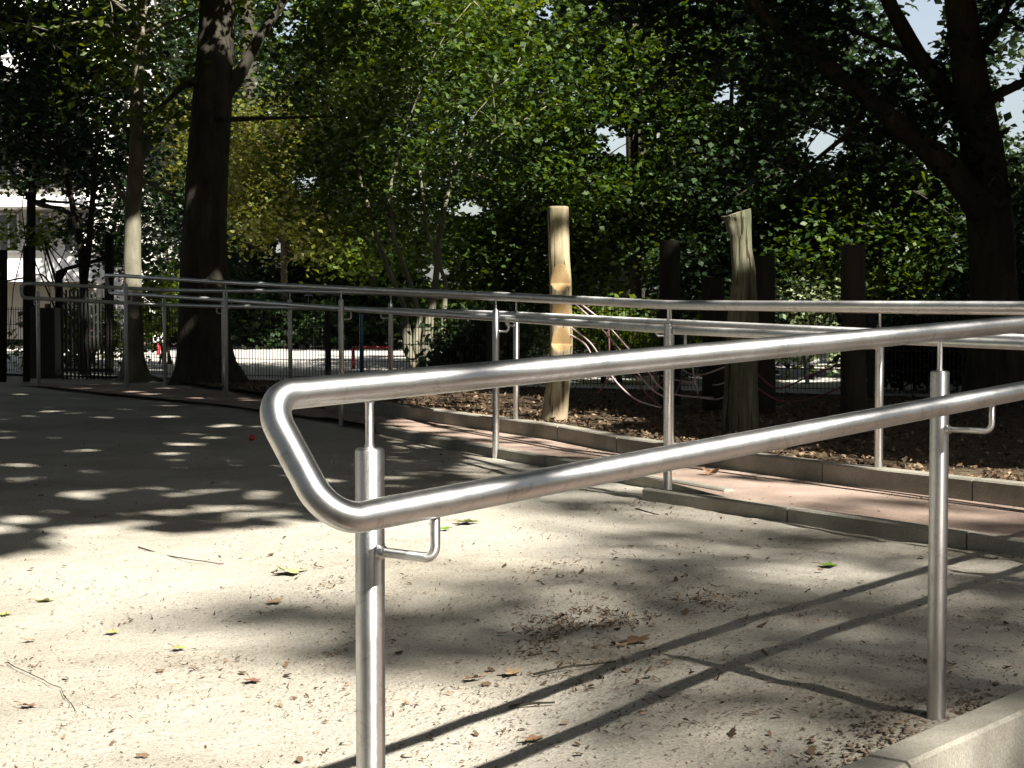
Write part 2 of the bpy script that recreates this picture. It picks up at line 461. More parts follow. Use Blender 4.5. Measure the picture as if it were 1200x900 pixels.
# ================================================================== RAILINGS
def fillet(pts, r, n=8):
    pts = [Vector(p) for p in pts]; out = [pts[0]]
    for i in range(1, len(pts)-1):
        a, b, c = pts[i-1], pts[i], pts[i+1]
        u = (a-b).normalized(); v = (c-b).normalized()
        ang = u.angle(v)
        if math.pi - ang < 0.2 or r == 0: out.append(b); continue
        d = min(r / math.tan(ang/2), 0.49*(a-b).length, 0.49*(c-b).length)
        rr = d * math.tan(ang/2)
        cen = b + (u+v).normalized() * (rr / math.sin(ang/2))
        s = b + u*d; e = b + v*d
        v1 = s-cen; v2 = e-cen; th = v1.angle(v2)
        for k in range(n+1):
            t = k/n
            out.append(cen + (v1*math.sin((1-t)*th) + v2*math.sin(t*th))/math.sin(th))
    out.append(pts[-1]); return out

def railing(name, label, top, low, posts, group, r=0.0212, br=0.007, pr=0.0212, bend=0.056, sides=28):
    """top / low: polylines from the looped end on; posts: list of (x, y, zbase, ztop, rail z over it, low rail point)"""
    root = empty(name, (posts[0][0], posts[0][1], posts[0][2]), label, 'railing', group)
    pts = list(reversed(top)) + list(low)
    # split long straight runs are fine for a tube
    mb = MB(); mb.tube(fillet(pts, bend, 12), r, sides); mb.build('handrail', M['steel'], root)
    for (x, y, z0, zt, zr, lp) in posts:
        mb = MB()
        pp = [(x, y, z0-0.15), (x, y, zt-0.004), (x, y, zt-0.0015), (x, y, zt)]
        mb.tube(pp, [pr, pr, pr*0.94, pr*0.78], 28)
        po = mb.build('post', M['steel'], root)
        mb = MB(); mb.tube([(x, y, zt-0.002), (x, y, zt+0.002), (x, y, zt+0.006), (x, y, zr-r-0.004), (x, y, zr-r+0.004)], [0.0085, 0.0075, 0.0062, 0.0062, 0.0095], 14)
        mb.build('pin', M['steel'], po)
        lp = Vector(lp); h = Vector((lp.x-x, lp.y-y, 0)); hn = h.normalized()
        zb = lp.z - 0.078
        a = Vector((x, y, zb)) + hn*(pr*0.8)
        path = fillet([a, Vector((lp.x, lp.y, zb)), Vector((lp.x, lp.y, lp.z - r*0.8))], 0.018, 6)
        mb = MB(); mb.tube(path, br, 14)
        mb.tube([a, a+hn*0.008, a+hn*0.014], [br*1.7, br*1.5, br*1.02], 14)   # weld bead
        mb.build('bracket', M['steel'], po)
    return root

# near railing
P1 = Vector((-0.204, 2.5, 0)); P2 = Vector((0.967, 3.95, 0))
u = (P2-P1).normalized(); n = Vector((u.y, -u.x, 0)); sp = (P2-P1).length
def ztopf(t): return 0.833 + (0.889-0.833)*t/sp
def zlowf(t): return 0.675 + (0.747-0.675)*t/sp
OFF = 0.125
tE = -0.206; tL = sp*3.35
tops = [P1+u*t+Vector((0,0,ztopf(t))) for t in (tE, 0, sp, 2*sp, 3*sp, tL)]
lows = [P1+u*t+n*OFF+Vector((0,0,zlowf(t))) for t in (tE, 0, sp, 2*sp, 3*sp, tL)]
posts = []
for k in range(4):
    p = P1+u*sp*k; t = sp*k
    posts.append((p.x, p.y, -0.02, ztopf(t)-0.088, ztopf(t), P1+u*t+n*OFF+Vector((0,0,zlowf(t)))))
railing('steel_railing', 'large brushed steel double railing in the foreground with a looped end and shiny posts', tops, lows, posts, None)

# railing A: near side of the ramp path ; B: far side
def poly_railing(name, label, tops, lows, plist, zbase, side):
    """tops: (px, py, D) ; lows the same pixels on the offset line"""
    T = [at(*q) for q in tops]
    Lw = []
    for i, q in enumerate(lows):
        Lw.append(at(*q))
    posts = []
    def interp(P, y):
        best = None
        for a, b in zip(P[:-1], P[1:]):
            lo, hi = sorted((a.y, b.y))
            if lo - 1e-6 <= y <= hi + 1e-6 and hi > lo:
                return a.lerp(b, (y - a.y) / (b.y - a.y))
        return min(P, key=lambda p: abs(p.y-y))
    for (px, D, zb) in plist:
        tp = interp2(T, px); 
        lp = nearest_on(Lw, tp)
        posts.append((tp.x, tp.y, zb, tp.z-0.088, tp.z, lp))
    return railing(name, label, T, Lw, posts, 'railings along the ramp path', bend=0.07, sides=16)
def projx(p): return 600 + F*p.x/p.y
def interp2(P, px):
    for a, b in zip(P[:-1], P[1:]):
        xa, xb = projx(a), projx(b)
        if min(xa, xb)-1e-3 <= px <= max(xa, xb)+1e-3:
            lo, hi = 0.0, 1.0
            for _ in range(40):
                m_ = (lo+hi)/2; xm = projx(a.lerp(b, m_))
                if (xm < px) == (xa < xb): lo = m_
                else: hi = m_
            return a.lerp(b, lo)
    return P[-1].copy()
def nearest_on(P, p):
    best = None
    for a, b in zip(P[:-1], P[1:]):
        ab = b-a; ab2 = Vector((ab.x, ab.y)); t = max(0, min(1, Vector((p.x-a.x, p.y-a.y)).dot(ab2)/max(1e-9, ab2.length_squared)))
        q = a.lerp(b, t); dd = math.hypot(q.x-p.x, q.y-p.y)
        if best is None or dd < best[0]: best = (dd, q)
    return best[1]

A_t = [(124, 322.5, 20.6), (148, 323.5, 19.9), (265, 331, 17.7), (400, 338, 13.6), (581, 346, 10.82), (783, 357, 8.43), (1200, 359.5, 6.5)]
o = .13
A_l = [(128, 343.5, 20.75), (150, 344.5, 20.05), (268, 352, 17.85), (406, 362, 13.74), (590, 373, 10.94), (795, 387, 8.53), (1200, 404, 6.6)]
T = [at(*q) for q in A_t]; Lw = [at(*q) for q in A_l]
T.append(T[-1] + (T[-1]-T[-2])*0.55); Lw.append(Lw[-1] + (Lw[-1]-Lw[-2])*0.55)
def mk(name, label, T, Lw, plist):
    posts = []
    for px, zb in plist:
        tp = interp2(T, px); lp = nearest_on(Lw, tp)
        posts.append((tp.x, tp.y, zb, tp.z-0.088, tp.z, lp))
    return railing(name, label, T, Lw, posts, 'railings along the ramp path', bend=0.07, sides=18)
mk('steel_railing', 'steel railing standing in sand along the near side of the ramp path', T, Lw, [(148, 0), (265, 0), (400, 0), (581, 0), (783, 0)])
B_t = [(23, 332, 20.3), (45, 332.5, 20.3), (193, 340, 20.3), (262, 341, 19.3), (340, 341, 17.8), (458, 344, 16), (605, 350, 12.2), (786, 358.5, 10.06), (1031, 362.5, 8.59), (1200, 364, 7.75)]
B_l = [(26, 349, 20.15), (48, 350, 20.15), (193, 357.5, 20.15), (260, 359, 19.17), (336, 360.5, 17.67), (452, 363, 15.87), (598, 368.5, 12.08), (777, 378, 9.95), (1018, 389.5, 8.47), (1200, 397, 7.63)]
T = [at(*q) for q in B_t]; Lw = [at(*q) for q in B_l]
T.append(T[-1] + (T[-1]-T[-2])*3); Lw.append(Lw[-1] + (Lw[-1]-Lw[-2])*3)
mk('steel_railing', 'steel railing on the far side of the path, posts in the raised kerb', T, Lw, [(45, 0), (193, 0), (262, 0), (340, 0), (458, 0.02), (605, 0.12), (786, 0.14), (1031, 0.14)])

# ================================================================== TIMBER POSTS + NET
def timber_post(label, path, mats, notches=(), tilt=0.0, seedv=0, step=0.02, endmat='wood_end', flute=0.05):
    """path: (px, py, width px) from base to top at depth D"""
    pts = []
    D = path['D']
    P = [(at(x, y, D), w / F * D / 2) for x, y, w in path['p']]
    z0, z1 = P[0][0].z, P[-1][0].z
    nz = int((z1 - z0) / step) + 1; N = 40
    root = empty('timber_post', (P[0][0].x, P[0][0].y, max(0, z0)), label, 'timber post', 'timber climbing posts')
    vv = []; cl = []
    for i in range(nz):
        z = z0 + (z1-z0) * i/(nz-1)
        for (a, ra), (b, rb) in zip(P[:-1], P[1:]):
            if a.z <= z <= b.z + 1e-6:
                t = (z-a.z)/(b.z-a.z); ts = t*t*(3-2*t)
                c = a.lerp(b, t); c.x = a.x + (b.x-a.x)*ts; r0 = ra + (rb-ra)*ts; break
        clampd = None
        for (zt, zb_, dep) in notches:             # zt top, zb_ ledge
            if zb_ <= z <= zt: clampd = dep * (zt-z)/(zt-zb_)
            elif zb_ - 0.05 <= z < zb_: clampd = dep * 0.75 * (1 - (zb_-z)/0.05)
        for k in range(N):
            an = 2*math.pi*k/N
            rr = r0 * (1 + flute*mnoise.noise(Vector((math.cos(an)*1.8+seedv, math.sin(an)*1.8, z*1.2))) + 0.02*mnoise.noise(Vector((math.cos(an)*7+seedv, math.sin(an)*7, z*3))))
            x = rr*math.cos(an); y = rr*math.sin(an); c_ = False
            if clampd is not None and -y > r0 - clampd and clampd > 0.002:
                y = -(r0 - clampd); c_ = True
            zz = z + (tilt * x if i == nz-1 else 0)
            if i == nz-1: x *= 0.95; y *= 0.95
            vv.append((c.x+x, c.y+y, zz)); cl.append(c_)
    mb = MB()
    ff = []; mi = []
    for i in range(nz-1):
        for k in range(N):
            q = (i*N+k, i*N+(k+1) % N, (i+1)*N+(k+1) % N, (i+1)*N+k)
            ff.append(q); mi.append(1 if sum(cl[j] for j in q) >= 3 else 0)
    mb.v = vv; mb.f = ff; mb.m = mi
    mb.build('shaft', [M[mats], M['wood_fresh']], root)
    mb = MB(); top = [Vector(v) for v in vv[-N:]]; cc = sum(top, Vector())/N
    mb.v = [tuple(v) for v in top] + [tuple(cc+Vector((0,0,0.004)))]; mb.f = [(k, (k+1) % N, N) for k in range(N)]; mb.m = [0]*N
    mb.build('sawn_top', M[endmat], root)
    return root
def zpx(y, D): return at(600, y, D).z
D1 = 12.6
timber_post('tall pale sunlit timber post with three carved notches beside the raised kerb',
            {'D': D1, 'p': [(648, 500, 34), (652, 470, 29), (655, 440, 28), (658, 400, 26.5), (657, 340, 26), (655, 290, 25), (654, 242, 25)]}, 'wood',
            [(zpx(308, D1), zpx(333, D1), 0.055), (zpx(350, D1), zpx(370, D1), 0.05), (zpx(382, D1), zpx(404, D1), 0.055)], step=0.008, flute=0.022)
timber_post('grey timber post with a slanted, flared top beside the climbing net',
            {'D': 11.5, 'p': [(868, 512, 44), (869, 440, 38), (870, 380, 36), (871, 320, 28), (868, 285, 25), (865, 262, 30), (862, 250, 36)]}, 'wood_grey', tilt=0.32, seedv=4, flute=0.12)
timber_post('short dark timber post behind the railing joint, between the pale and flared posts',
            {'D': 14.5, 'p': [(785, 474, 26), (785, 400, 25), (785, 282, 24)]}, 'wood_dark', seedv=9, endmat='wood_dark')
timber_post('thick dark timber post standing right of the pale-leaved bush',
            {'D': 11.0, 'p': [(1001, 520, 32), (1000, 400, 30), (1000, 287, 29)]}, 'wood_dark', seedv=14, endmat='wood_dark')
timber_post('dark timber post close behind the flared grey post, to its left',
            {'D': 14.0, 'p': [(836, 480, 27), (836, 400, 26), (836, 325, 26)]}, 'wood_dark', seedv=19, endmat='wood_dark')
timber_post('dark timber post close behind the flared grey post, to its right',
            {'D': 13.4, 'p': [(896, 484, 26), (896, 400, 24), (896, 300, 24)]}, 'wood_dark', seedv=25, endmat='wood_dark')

net = empty('climbing_net', at(760, 480, 13.0), 'faded red climbing net of thick ropes slung between the timber posts', 'climbing net')
ropes = [
 ([(665, 348, 12.55), (700, 380, 12.7), (725, 408, 12.9), (748, 438, 13.0), (765, 457, 13.0), (780, 466, 13.0)], 1),
 ([(667, 346, 12.55), (708, 378, 12.7), (735, 407, 12.9), (757, 432, 13.0), (775, 455, 13.0), (800, 464, 13.1), (836, 466, 13.9)], 1),
 ([(667, 382, 12.55), (690, 400, 12.7), (703, 418, 12.8), (720, 445, 12.9), (745, 468, 13), (775, 478, 13)], 1),
 ([(668, 392, 12.55), (686, 404, 12.7), (697, 425, 12.8)], 1),
 ([(775, 440, 14.3), (800, 447, 14), (836, 451, 13.9), (850, 448, 12)], 1),
 ([(812, 425, 13.6), (813, 440, 13.5), (818, 461, 13.4)], 1),
 ([(713, 382, 13), (714, 408, 13), (713, 440, 13)], 0),
 ([(740, 432, 13.2), (752, 455, 13.2), (776, 478, 13.1)], 0),
 ([(820, 466, 13.4), (840, 468, 13.2), (855, 462, 12)], 1),
 ([(760, 430, 13.3), (768, 445, 13.3), (764, 470, 13.2)], 0),
 ([(785, 430, 14.2), (770, 455, 13.6), (745, 475, 13.2)], 0),
 ([(790, 425, 14.2), (815, 440, 13.8), (850, 430, 12.2)], 1),
 ([(800, 440, 13.8), (790, 465, 13.5), (775, 485, 13.2)], 0),
 ([(880, 430, 11.8), (910, 455, 12), (950, 440, 11.6), (990, 425, 11.1)], 0),
 ([(880, 450, 11.8), (915, 470, 12), (955, 466, 11.6), (992, 450, 11.1)], 0),
 ([(772, 360, 14.4), (740, 400, 14), (715, 440, 13.6), (700, 462, 13.4)], 0),
]
for rp, w in ropes:
    P = [at(*q) for q in rp]
    out = []
    for i in range(len(P)-1):
        p0 = P[max(0,i-1)]; p1 = P[i]; p2 = P[i+1]; p3 = P[min(len(P)-1,i+2)]
        for k in range(6):
            t = k/6
            out.append(0.5*((2*p1)+(p2-p0)*t+(2*p0-5*p1+4*p2-p3)*t*t+(3*p1-p0-3*p2+p3)*t**3))
    out.append(P[-1])
    mb = MB(); mb.tube(out, 0.0062, 7); mb.build('rope', M['rope_white' if w else 'rope'], net)

# ================================================================== MESH FENCE
fence = empty('mesh_fence', FA, 'dark wire mesh fence running behind the timber posts and the big trees', 'fence')
Lf = (FB-FA).length; nbay = 8; HF = 0.92
rotf = math.atan2(fd.y, fd.x)
for k in range(nbay+1):
    p = FA + fd*Lf*k/nbay
    mb = MB(); mb.box((-0.03,-0.02,-0.1), (0.03,0.02,HF+0.04), rot=rotf, org=p); mb.build('post', M['black_metal'], fence, smooth=False)
for k in range(nbay):
    a = FA + fd*Lf*k/nbay; mb = MB(); W = Lf/nbay
    for j in range(1, int(W/0.042)):
        mb.box((j*0.042-0.0028,-0.003,0.06), (j*0.042+0.0028,0.003,HF), rot=rotf, org=a)
    for zz in (0.09, 0.29, 0.49, 0.69, 0.89):
        mb.box((0.03,-0.0065,zz-0.004), (W-0.03,-0.0035,zz+0.004), rot=rotf, org=a)
    mb.build('mesh_panel', M['black_metal'], fence, smooth=False)

# ================================================================== LEFT BACKGROUND: play frame, picket gate, buildings
pf = empty('climbing_structure', at(30, 447, 21.5), 'dark timber play frame with two uprights at the left edge', 'climbing structure')
def beam(root, pts, w, name='beam', m='wood_dark', n=6):
    mb = MB(); mb.tube([at(*q) for q in pts], w, n); return mb.build(name, M[m], root)
beam(pf, [(3, 452, 21.5), (4, 360, 21.5), (4, 293, 21.5)], 0.05, 'upright')
beam(pf, [(31, 452, 21.5), (31, 360, 21.5), (31, 288, 21.5)], 0.045, 'upright')
beam(pf, [(4, 330, 21.5), (20, 327, 21.5), (31, 325, 21.5)], 0.012, 'rail')
beam(pf, [(36, 326, 21.5), (42, 322, 21.5), (50, 322, 21.5), (60, 333, 21.5)], 0.012, 'rail')
hut = empty('shelter_frame', at(70, 447, 22.8), 'dark timber shelter with a sloping beam next to the picket gate', 'shelter')
beam(hut, [(69, 452, 22.8), (69, 320, 22.8)], 0.05, 'upright')
beam(hut, [(128, 452, 22.8), (128, 275, 22.8)], 0.06, 'upright')
beam(hut, [(66, 320, 22.8), (78, 315, 22.8), (100, 309, 22.8), (130, 301, 22.8)], 0.028, 'sloping_beam')
beam(hut, [(69, 330, 22.7), (77, 316, 22.7)], 0.03, 'brace')
mb = MB(); mb.box((-0.18,-0.15,0), (0.18,0.15,0.95), org=at(52, 447, 22.6)); 
o = mb.build('play_panel', M['black_metal'], pf, smooth=False)
gate = empty('picket_gate', at(75, 446, 22.2), 'dark picket gate of narrow upright bars between the shelter and the slim tree', 'gate')
for k in range(13):
    x = 74 + k*4.6
    a = at(x, 446, 22.2)
    mb = MB(); mb.box((-0.011,-0.01,-0.02), (0.011,0.01,1.14), org=(a.x, 22.2, 0.0)); mb.build('picket', M['black_metal'], gate, smooth=False)
for zz in (0.1, 1.0):
    mb = MB(); a = at(72, 446, 22.2); b_ = at(131, 446, 22.2); mb.box((a.x, 22.213, zz), (b_.x, 22.235, zz+0.04)); mb.build('crossbar', M['black_metal'], gate, smooth=False)

def slab(root, name, x0, y0, x1, y1, D, depth, m, off=0):
    a = at(x0, y1, D); b_ = at(x1, y0, D)
    mb = MB(); mb.box((a.x, D+off, a.z), (b_.x, D+off+depth, b_.z)); return mb.build(name, M[m], root, smooth=False)
DB = 46
bl = empty('apartment_building', Vector((at(40, 400, DB).x, DB, 0)), 'white balconied apartment building glimpsed through the leaves at the left edge', 'building')
a = at(-260, 400, DB); b_ = at(118, 400, DB)
mb = MB(); mb.box((a.x, DB+1.6, 0), (b_.x, DB+11, 11)); mb.build('wall', M['render_wall'], bl, smooth=False)
for y0, y1 in ((303, 330), (228, 242), (150, 166), (70, 86)):
    o = slab(bl, 'balcony', -258, y0, 112 if y0 > 300 else 98, y1, DB, 0.2, 'white_paint')
    a = at(-258, y1, DB); b2 = at(98, y1, DB)
    mb = MB(); mb.box((a.x, DB+0.2, a.z), (b2.x, DB+1.598, a.z+0.14)); f_ = mb.build('floor_slab', M['render_wall'], None, smooth=False)
    f_.parent = o
for row in ((250, 296), (170, 224), (92, 146), (12, 66)):
    for k in range(9):
        x = -230 + k*38
        o = slab(bl, 'window', x, row[0], x+24, row[1], DB+1.5, 0.094, 'white_paint')
        a = at(x+2.5, row[1]-2.5, DB+1.5); b2 = at(x+21.5, row[0]+2.5, DB+1.5)
        for q in (0, 1):
            w = (b2.x-a.x)/2 - 0.03
            mb = MB(); mb.box((a.x+q*(w+0.06), DB+1.47, a.z), (a.x+q*(w+0.06)+w, DB+1.496, b2.z)); f_ = mb.build('pane', M['glass_dark'], None, smooth=False); f_.parent = o
mb = MB(); a = at(-265, 400, DB); b2 = at(122, 400, DB); mb.box((a.x, DB+1.2, 11.003), (b2.x, DB+11.4, 11.4)); mb.build('roof', M['roof'], bl, smooth=False)

h = empty('garden_house', Vector((at(310, 410, 44).x, 44, 0)), 'low pale house wall beyond the bright yard, glimpsed between hedges', 'house')
a = at(262, 400, 44); b_ = at(352, 400, 44)
mb = MB(); mb.box((a.x, 44, 0), (b_.x, 49, 1.35)); mb.build('wall', M['render_wall'], h, smooth=False)
mb = MB(); mb.add([(a.x-.2, 43.7, 1.353), (b_.x+.2, 43.7, 1.353), (b_.x+.2, 49.2, 1.353), (a.x-.2, 49.2, 1.353), (a.x-.2, 46.5, 2.1), (b_.x+.2, 46.5, 2.1)], [(0,1,5,4),(2,3,4,5),(0,4,3),(1,2,5),(0,3,2,1)])
mb.build('roof', M['roof'], h, smooth=False)
o = slab(h, 'door', 292, 388, 304, 412, 43.97, 0.028, 'blue_paint')

# small things in the yard
t = empty('sign_board', gp(186, 416, 0.03), 'small white rounded panel on a red leg, left of the thick trunk', 'board')
c = gp(186, 416, 0.03); s_ = c.y / F
mb = MB(); mb.tube([c, c + Vector((0,0,17*s_))], 2.0*s_, 8); mb.build('leg', M['red_paint'], t)
mb = MB(); w = 5.6*s_; z0 = c.z+15*s_
prof = [(-w, z0), (w, z0), (w, z0+9*s_)] + [(w*math.cos(k*math.pi/8), z0+9*s_+w*0.9*math.sin(k*math.pi/8)) for k in range(1, 8)] + [(-w, z0+9*s_)]
k = len(prof); mb.add([(c.x+x, c.y-0.05, z) for x, z in prof] + [(c.x+x, c.y+0.05, z) for x, z in prof], [tuple(range(k)), tuple(range(2*k-1, k-1, -1))] + [(i, i+k, (i+1) % k + k, (i+1) % k) for i in range(k)])
mb.build('panel', M['white_paint'], t, smooth=False)
t = empty('red_post', gp(108, 420, 0.03), 'bright red play post seen through the picket gate', 'post')
c = gp(108, 420, 0.03)
mb = MB(); mb.tube([c, c+Vector((0,0,40*c.y/F))], 3.2*c.y/F, 10); mb.build('shaft', M['red_paint'], t)
mb = MB(); mb.tube([c+Vector((0,0,40*c.y/F)), c+Vector((0,0,41.5*c.y/F))], 3.8*c.y/F, 10); mb.build('cap', M['black_metal'], t)
t = empty('barrier_frame', gp(435, 432, 0.03), 'low red tubular frame in the sunny yard beside a blue post', 'barrier')
c0 = gp(414, 432, 0.03); c1 = gp(456, 432, 0.03); Dc = c0.y; hh = 25*Dc/F
for nm, pp in (('leg', [c0, c0+Vector((0,0,hh))]), ('leg', [c1, c1+Vector((0,0,hh))]), ('top_bar', [c0+Vector((-0.01,0,hh)), c1+Vector((0.01,0,hh))])):
    mb = MB(); mb.tube(pp, 0.018, 8); mb.build(nm, M['red_paint'], t)
t = empty('blue_post', gp(424, 444, 0.03), 'slim dark blue post between the fence and the low red frame', 'post')
c = gp(424, 444, 0.03); mb = MB(); mb.tube([c, c+Vector((0,0,76*c.y/F))], 0.028, 10); mb.build('shaft', M['blue_paint'], t)
mb = MB(); mb.tube([c+Vector((0,0,76*c.y/F)), c+Vector((0,0,78*c.y/F))], 0.032, 10); mb.build('cap', M['black_metal'], t)
def railfence(label, x0, x1, y0, y1, D, nb_):
    t = empty('low_railing', Vector((at((x0+x1)/2, y1, D).x, D, 0)), label, 'railing')
    a = at(x0, y1, D); b_ = at(x1, y0, D)
    for nm, zz in (('top_rail', b_.z), ('bottom_rail', a.z)):
        mb = MB(); mb.tube([(a.x, D, zz), (b_.x, D, zz)], 0.02, 6); mb.build(nm, M['grey_metal'], t)
    for k in range(nb_+1):
        x = a.x + (b_.x-a.x)*k/nb_
        mb = MB(); mb.tube([(x, D, a.z if 0 < k < nb_ else 0), (x, D, b_.z)], 0.012, 6); mb.build('bar', M['grey_metal'], t)
railfence('pale grey barred railing high on the far side of the yard', 357, 398, 346, 361, 38, 9)
railfence('small pale barred railing behind the blue post', 403, 421, 366, 379, 40, 4)
railfence('low grey barred railing in front of the far hedge, left of the red frame', 363, 378, 382, 406, 36, 3)
t = empty('hand_pump', gp(946, 448, 0.03), 'white angled pipe stand beyond the mesh fence, right of the flared post', 'pipe stand')
c = gp(946, 450, 0.03); s_ = c.y/F
mb = MB(); mb.tube(fillet([c, c+Vector((0,0,22*s_)), c+Vector((14*s_,0,28*s_))], 0.02), 0.02, 8); mb.build('pipe', M['white_paint'], t)
mb = MB(); mb.tube([c, c+Vector((0,0,0.02))], 0.06, 12); mb.build('base', M['grey_metal'], t)

# ================================================================== TREES
LT4 = np.array([(-.5,0,0),(0,.36,.10),(.5,0,-.02),(0,-.36,.10)])
LT6 = np.array([(-.5,0,0),(-.22,.34,.07),(.12,.22,.03),(.25,.40,.08),(.55,0,-.08),(.25,-.40,.08),(.12,-.22,.03),(-.22,-.34,.07)])
def leaves(name, C, size, matl, parent, tmpl=LT4, flat=0.55, svar=0.35, up=0.5):
    """one mesh of separate leaf faces at centres C"""
    C = np.asarray(C, dtype=np.float64); N = len(C); K = len(tmpl)
    nrm = rng.normal(size=(N,3)); nrm[:,2] = np.abs(nrm[:,2]) + up*1.6; nrm /= np.linalg.norm(nrm, axis=1)[:,None]
    a = rng.normal(size=(N,3)); a -= (a*nrm).sum(1)[:,None]*nrm; a /= np.linalg.norm(a, axis=1)[:,None]
    b = np.cross(nrm, a)
    s = size * (1 + svar*rng.uniform(-1,1,size=N))[:,None,None]
    V = C[:,None,:] + s*(tmpl[None,:,0,None]*a[:,None,:] + tmpl[None,:,1,None]*b[:,None,:] + tmpl[None,:,2,None]*nrm[:,None,:])
    V = V.reshape(-1,3).astype(np.float32)
    me = bpy.data.meshes.new(name)
    me.vertices.add(N*K); me.vertices.foreach_set('co', V.ravel())
    me.loops.add(N*K); me.loops.foreach_set('vertex_index', np.arange(N*K, dtype=np.int32))
    me.polygons.add(N); me.polygons.foreach_set('loop_start', np.arange(0, N*K, K, dtype=np.int32))
    me.polygons.foreach_set('loop_total', np.full(N, K, dtype=np.int32))
    me.materials.append(matl); me.update(calc_edges=True)
    o = bpy.data.objects.new(name, me); col.objects.link(o)
    if parent: o.parent = parent; o.matrix_parent_inverse = Matrix.Translation(-parent.location)
    return o

def clumps(centres, rad, per):
    """leaf positions in flattened clumps"""
    centres = np.asarray(centres); N = len(centres)
    rad = np.broadcast_to(rad, (N,))
    p = rng.normal(size=(N, per, 3)) * np.array([0.5, 0.5, 0.28])
    return (centres[:,None,:] + p*rad[:,None,None]).reshape(-1,3)

def in_ellipsoid(c, r, n, shell=0.35):
    p = rng.normal(size=(n,3)); p /= np.linalg.norm(p, axis=1)[:,None]
    p *= (rng.uniform(0, 1, size=n)**shell)[:,None]
    return np.asarray(c) + p*np.asarray(r)

def branch(mb, a, b, r0, r1, sag=0.1, n=7, wob=0.08, sides=7):
    a = Vector(a); b = Vector(b); L = (b-a).length; pts = []; rr = []
    o1 = Vector((random.uniform(-1,1), random.uniform(-1,1), random.uniform(-.3,.6)))*L*wob
    for i in range(n+1):
        t = i/n
        p = a.lerp(b, t) + o1*math.sin(t*math.pi) + Vector((0,0,sag*L*math.sin(t*math.pi)))
        p += Vector((random.uniform(-1,1), random.uniform(-1,1), random.uniform(-1,1)))*L*0.012*(0 < i < n)
        pts.append(p); rr.append(r0+(r1-r0)*t**0.8)
    mb.tube(pts, rr, sides); return pts

def trunk_mesh(mb, path, sides=22, flare=True, rough=0.06, lob=5):
    """path: list of (Vector, radius)"""
    P = [Vector(p) for p, r in path]; Rr = [r for p, r in path]
    pts = []; rad = []
    for i in range(len(P)-1):
        k = max(2, int((P[i+1]-P[i]).length/0.12))
        for j in range(k):
            t = j/k; pts.append(P[i].lerp(P[i+1], t)); rad.append(Rr[i]+(Rr[i+1]-Rr[i])*t)
    pts.append(P[-1]); rad.append(Rr[-1])
    st = len(mb.v); mb.tube(pts, rad, sides)
    sd = random.uniform(0, 50)
    for i in range(len(pts)):
        for k in range(sides):
            q = Vector(mb.v[st+i*sides+k]); dv = q-pts[i]; an = math.atan2(dv.y, dv.x)
            s = 1 + rough*mnoise.noise(Vector((math.cos(an)*2+sd, math.sin(an)*2, q.z*1.1))) + rough*0.6*mnoise.noise(Vector((math.cos(an)*6+sd, math.sin(an)*6, q.z*2.5)))
            if flare:
                hgt = pts[i].z - pts[0].z
                s += 0.22*math.exp(-hgt/0.35)*math.cos(an*lob+sd)
            mb.v[st+i*sides+k] = tuple(pts[i]+dv*s)

def px_path(rows, D):
    return [(at(x, y, D), w/F*D/2) for x, y, w in rows]

def tree(name, label, trunk, crown_c, matn, leaf_n, leaf_s, limbs=(), bark='bark', ncl=120, cl_r=0.5, tmpl=LT4, group=None, extra_br=18, keep=None, cat='tree', up=0.5, shell=0.4, pre=None):
    base = trunk[0][0][0]
    root = empty(name, (base.x, base.y, 0), label, cat, group)
    mb = MB()
    for i, tr in enumerate(trunk): trunk_mesh(mb, tr, flare=(i == 0), sides=22 if tr[0][1] > 0.06 else 10)
    for lb in limbs: trunk_mesh(mb, lb, sides=12, flare=False, rough=0.1)
    C = []
    if crown_c:
        tot = sum(w for _, _, w in crown_c)
        C = np.concatenate([in_ellipsoid(c, r, max(1, int(ncl*w/tot)), shell) for c, r, w in crown_c])
        if keep is not None: C = C[keep(C)]
    nodes = [p for tr in list(trunk)+list(limbs) for p, r in tr[1:]]
    nr = [r for tr in list(trunk)+list(limbs) for p, r in tr[1:]]
    if len(C):
        idx = rng.choice(len(C), size=min(extra_br, len(C)), replace=False)
        ends = []
        for i in idx:
            c = Vector(C[i]); j = min(range(len(nodes)), key=lambda k: (nodes[k]-c).length + (3 if nodes[k].z > c.z+1 else 0))
            L = (nodes[j]-c).length
            r0 = min(nr[j]*0.5, 0.012+0.013*L)
            bp = branch(mb, nodes[j], c, max(r0, 0.01), 0.006, 0.05)
            ends += bp[3:]
        sub = rng.choice(len(C), size=min(extra_br*3, len(C)), replace=False)
        if ends:
            for i in sub:
                c = Vector(C[i]); e = min(ends, key=lambda q: (q-c).length)
                if (e-c).length < 3.5: branch(mb, e, c, 0.011, 0.004, 0.03, n=4, sides=5)
    mb.build('trunk', M[bark], root)
    L = clumps(C, cl_r, leaf_n) if len(C) else np.zeros((0,3))
    if pre is not None: L = np.concatenate([L, pre])
    if keep is not None and len(L): L = L[keep(L)]
    leaves('crown', L, leaf_s, M[matn], root, tmpl, up=up)
    return root

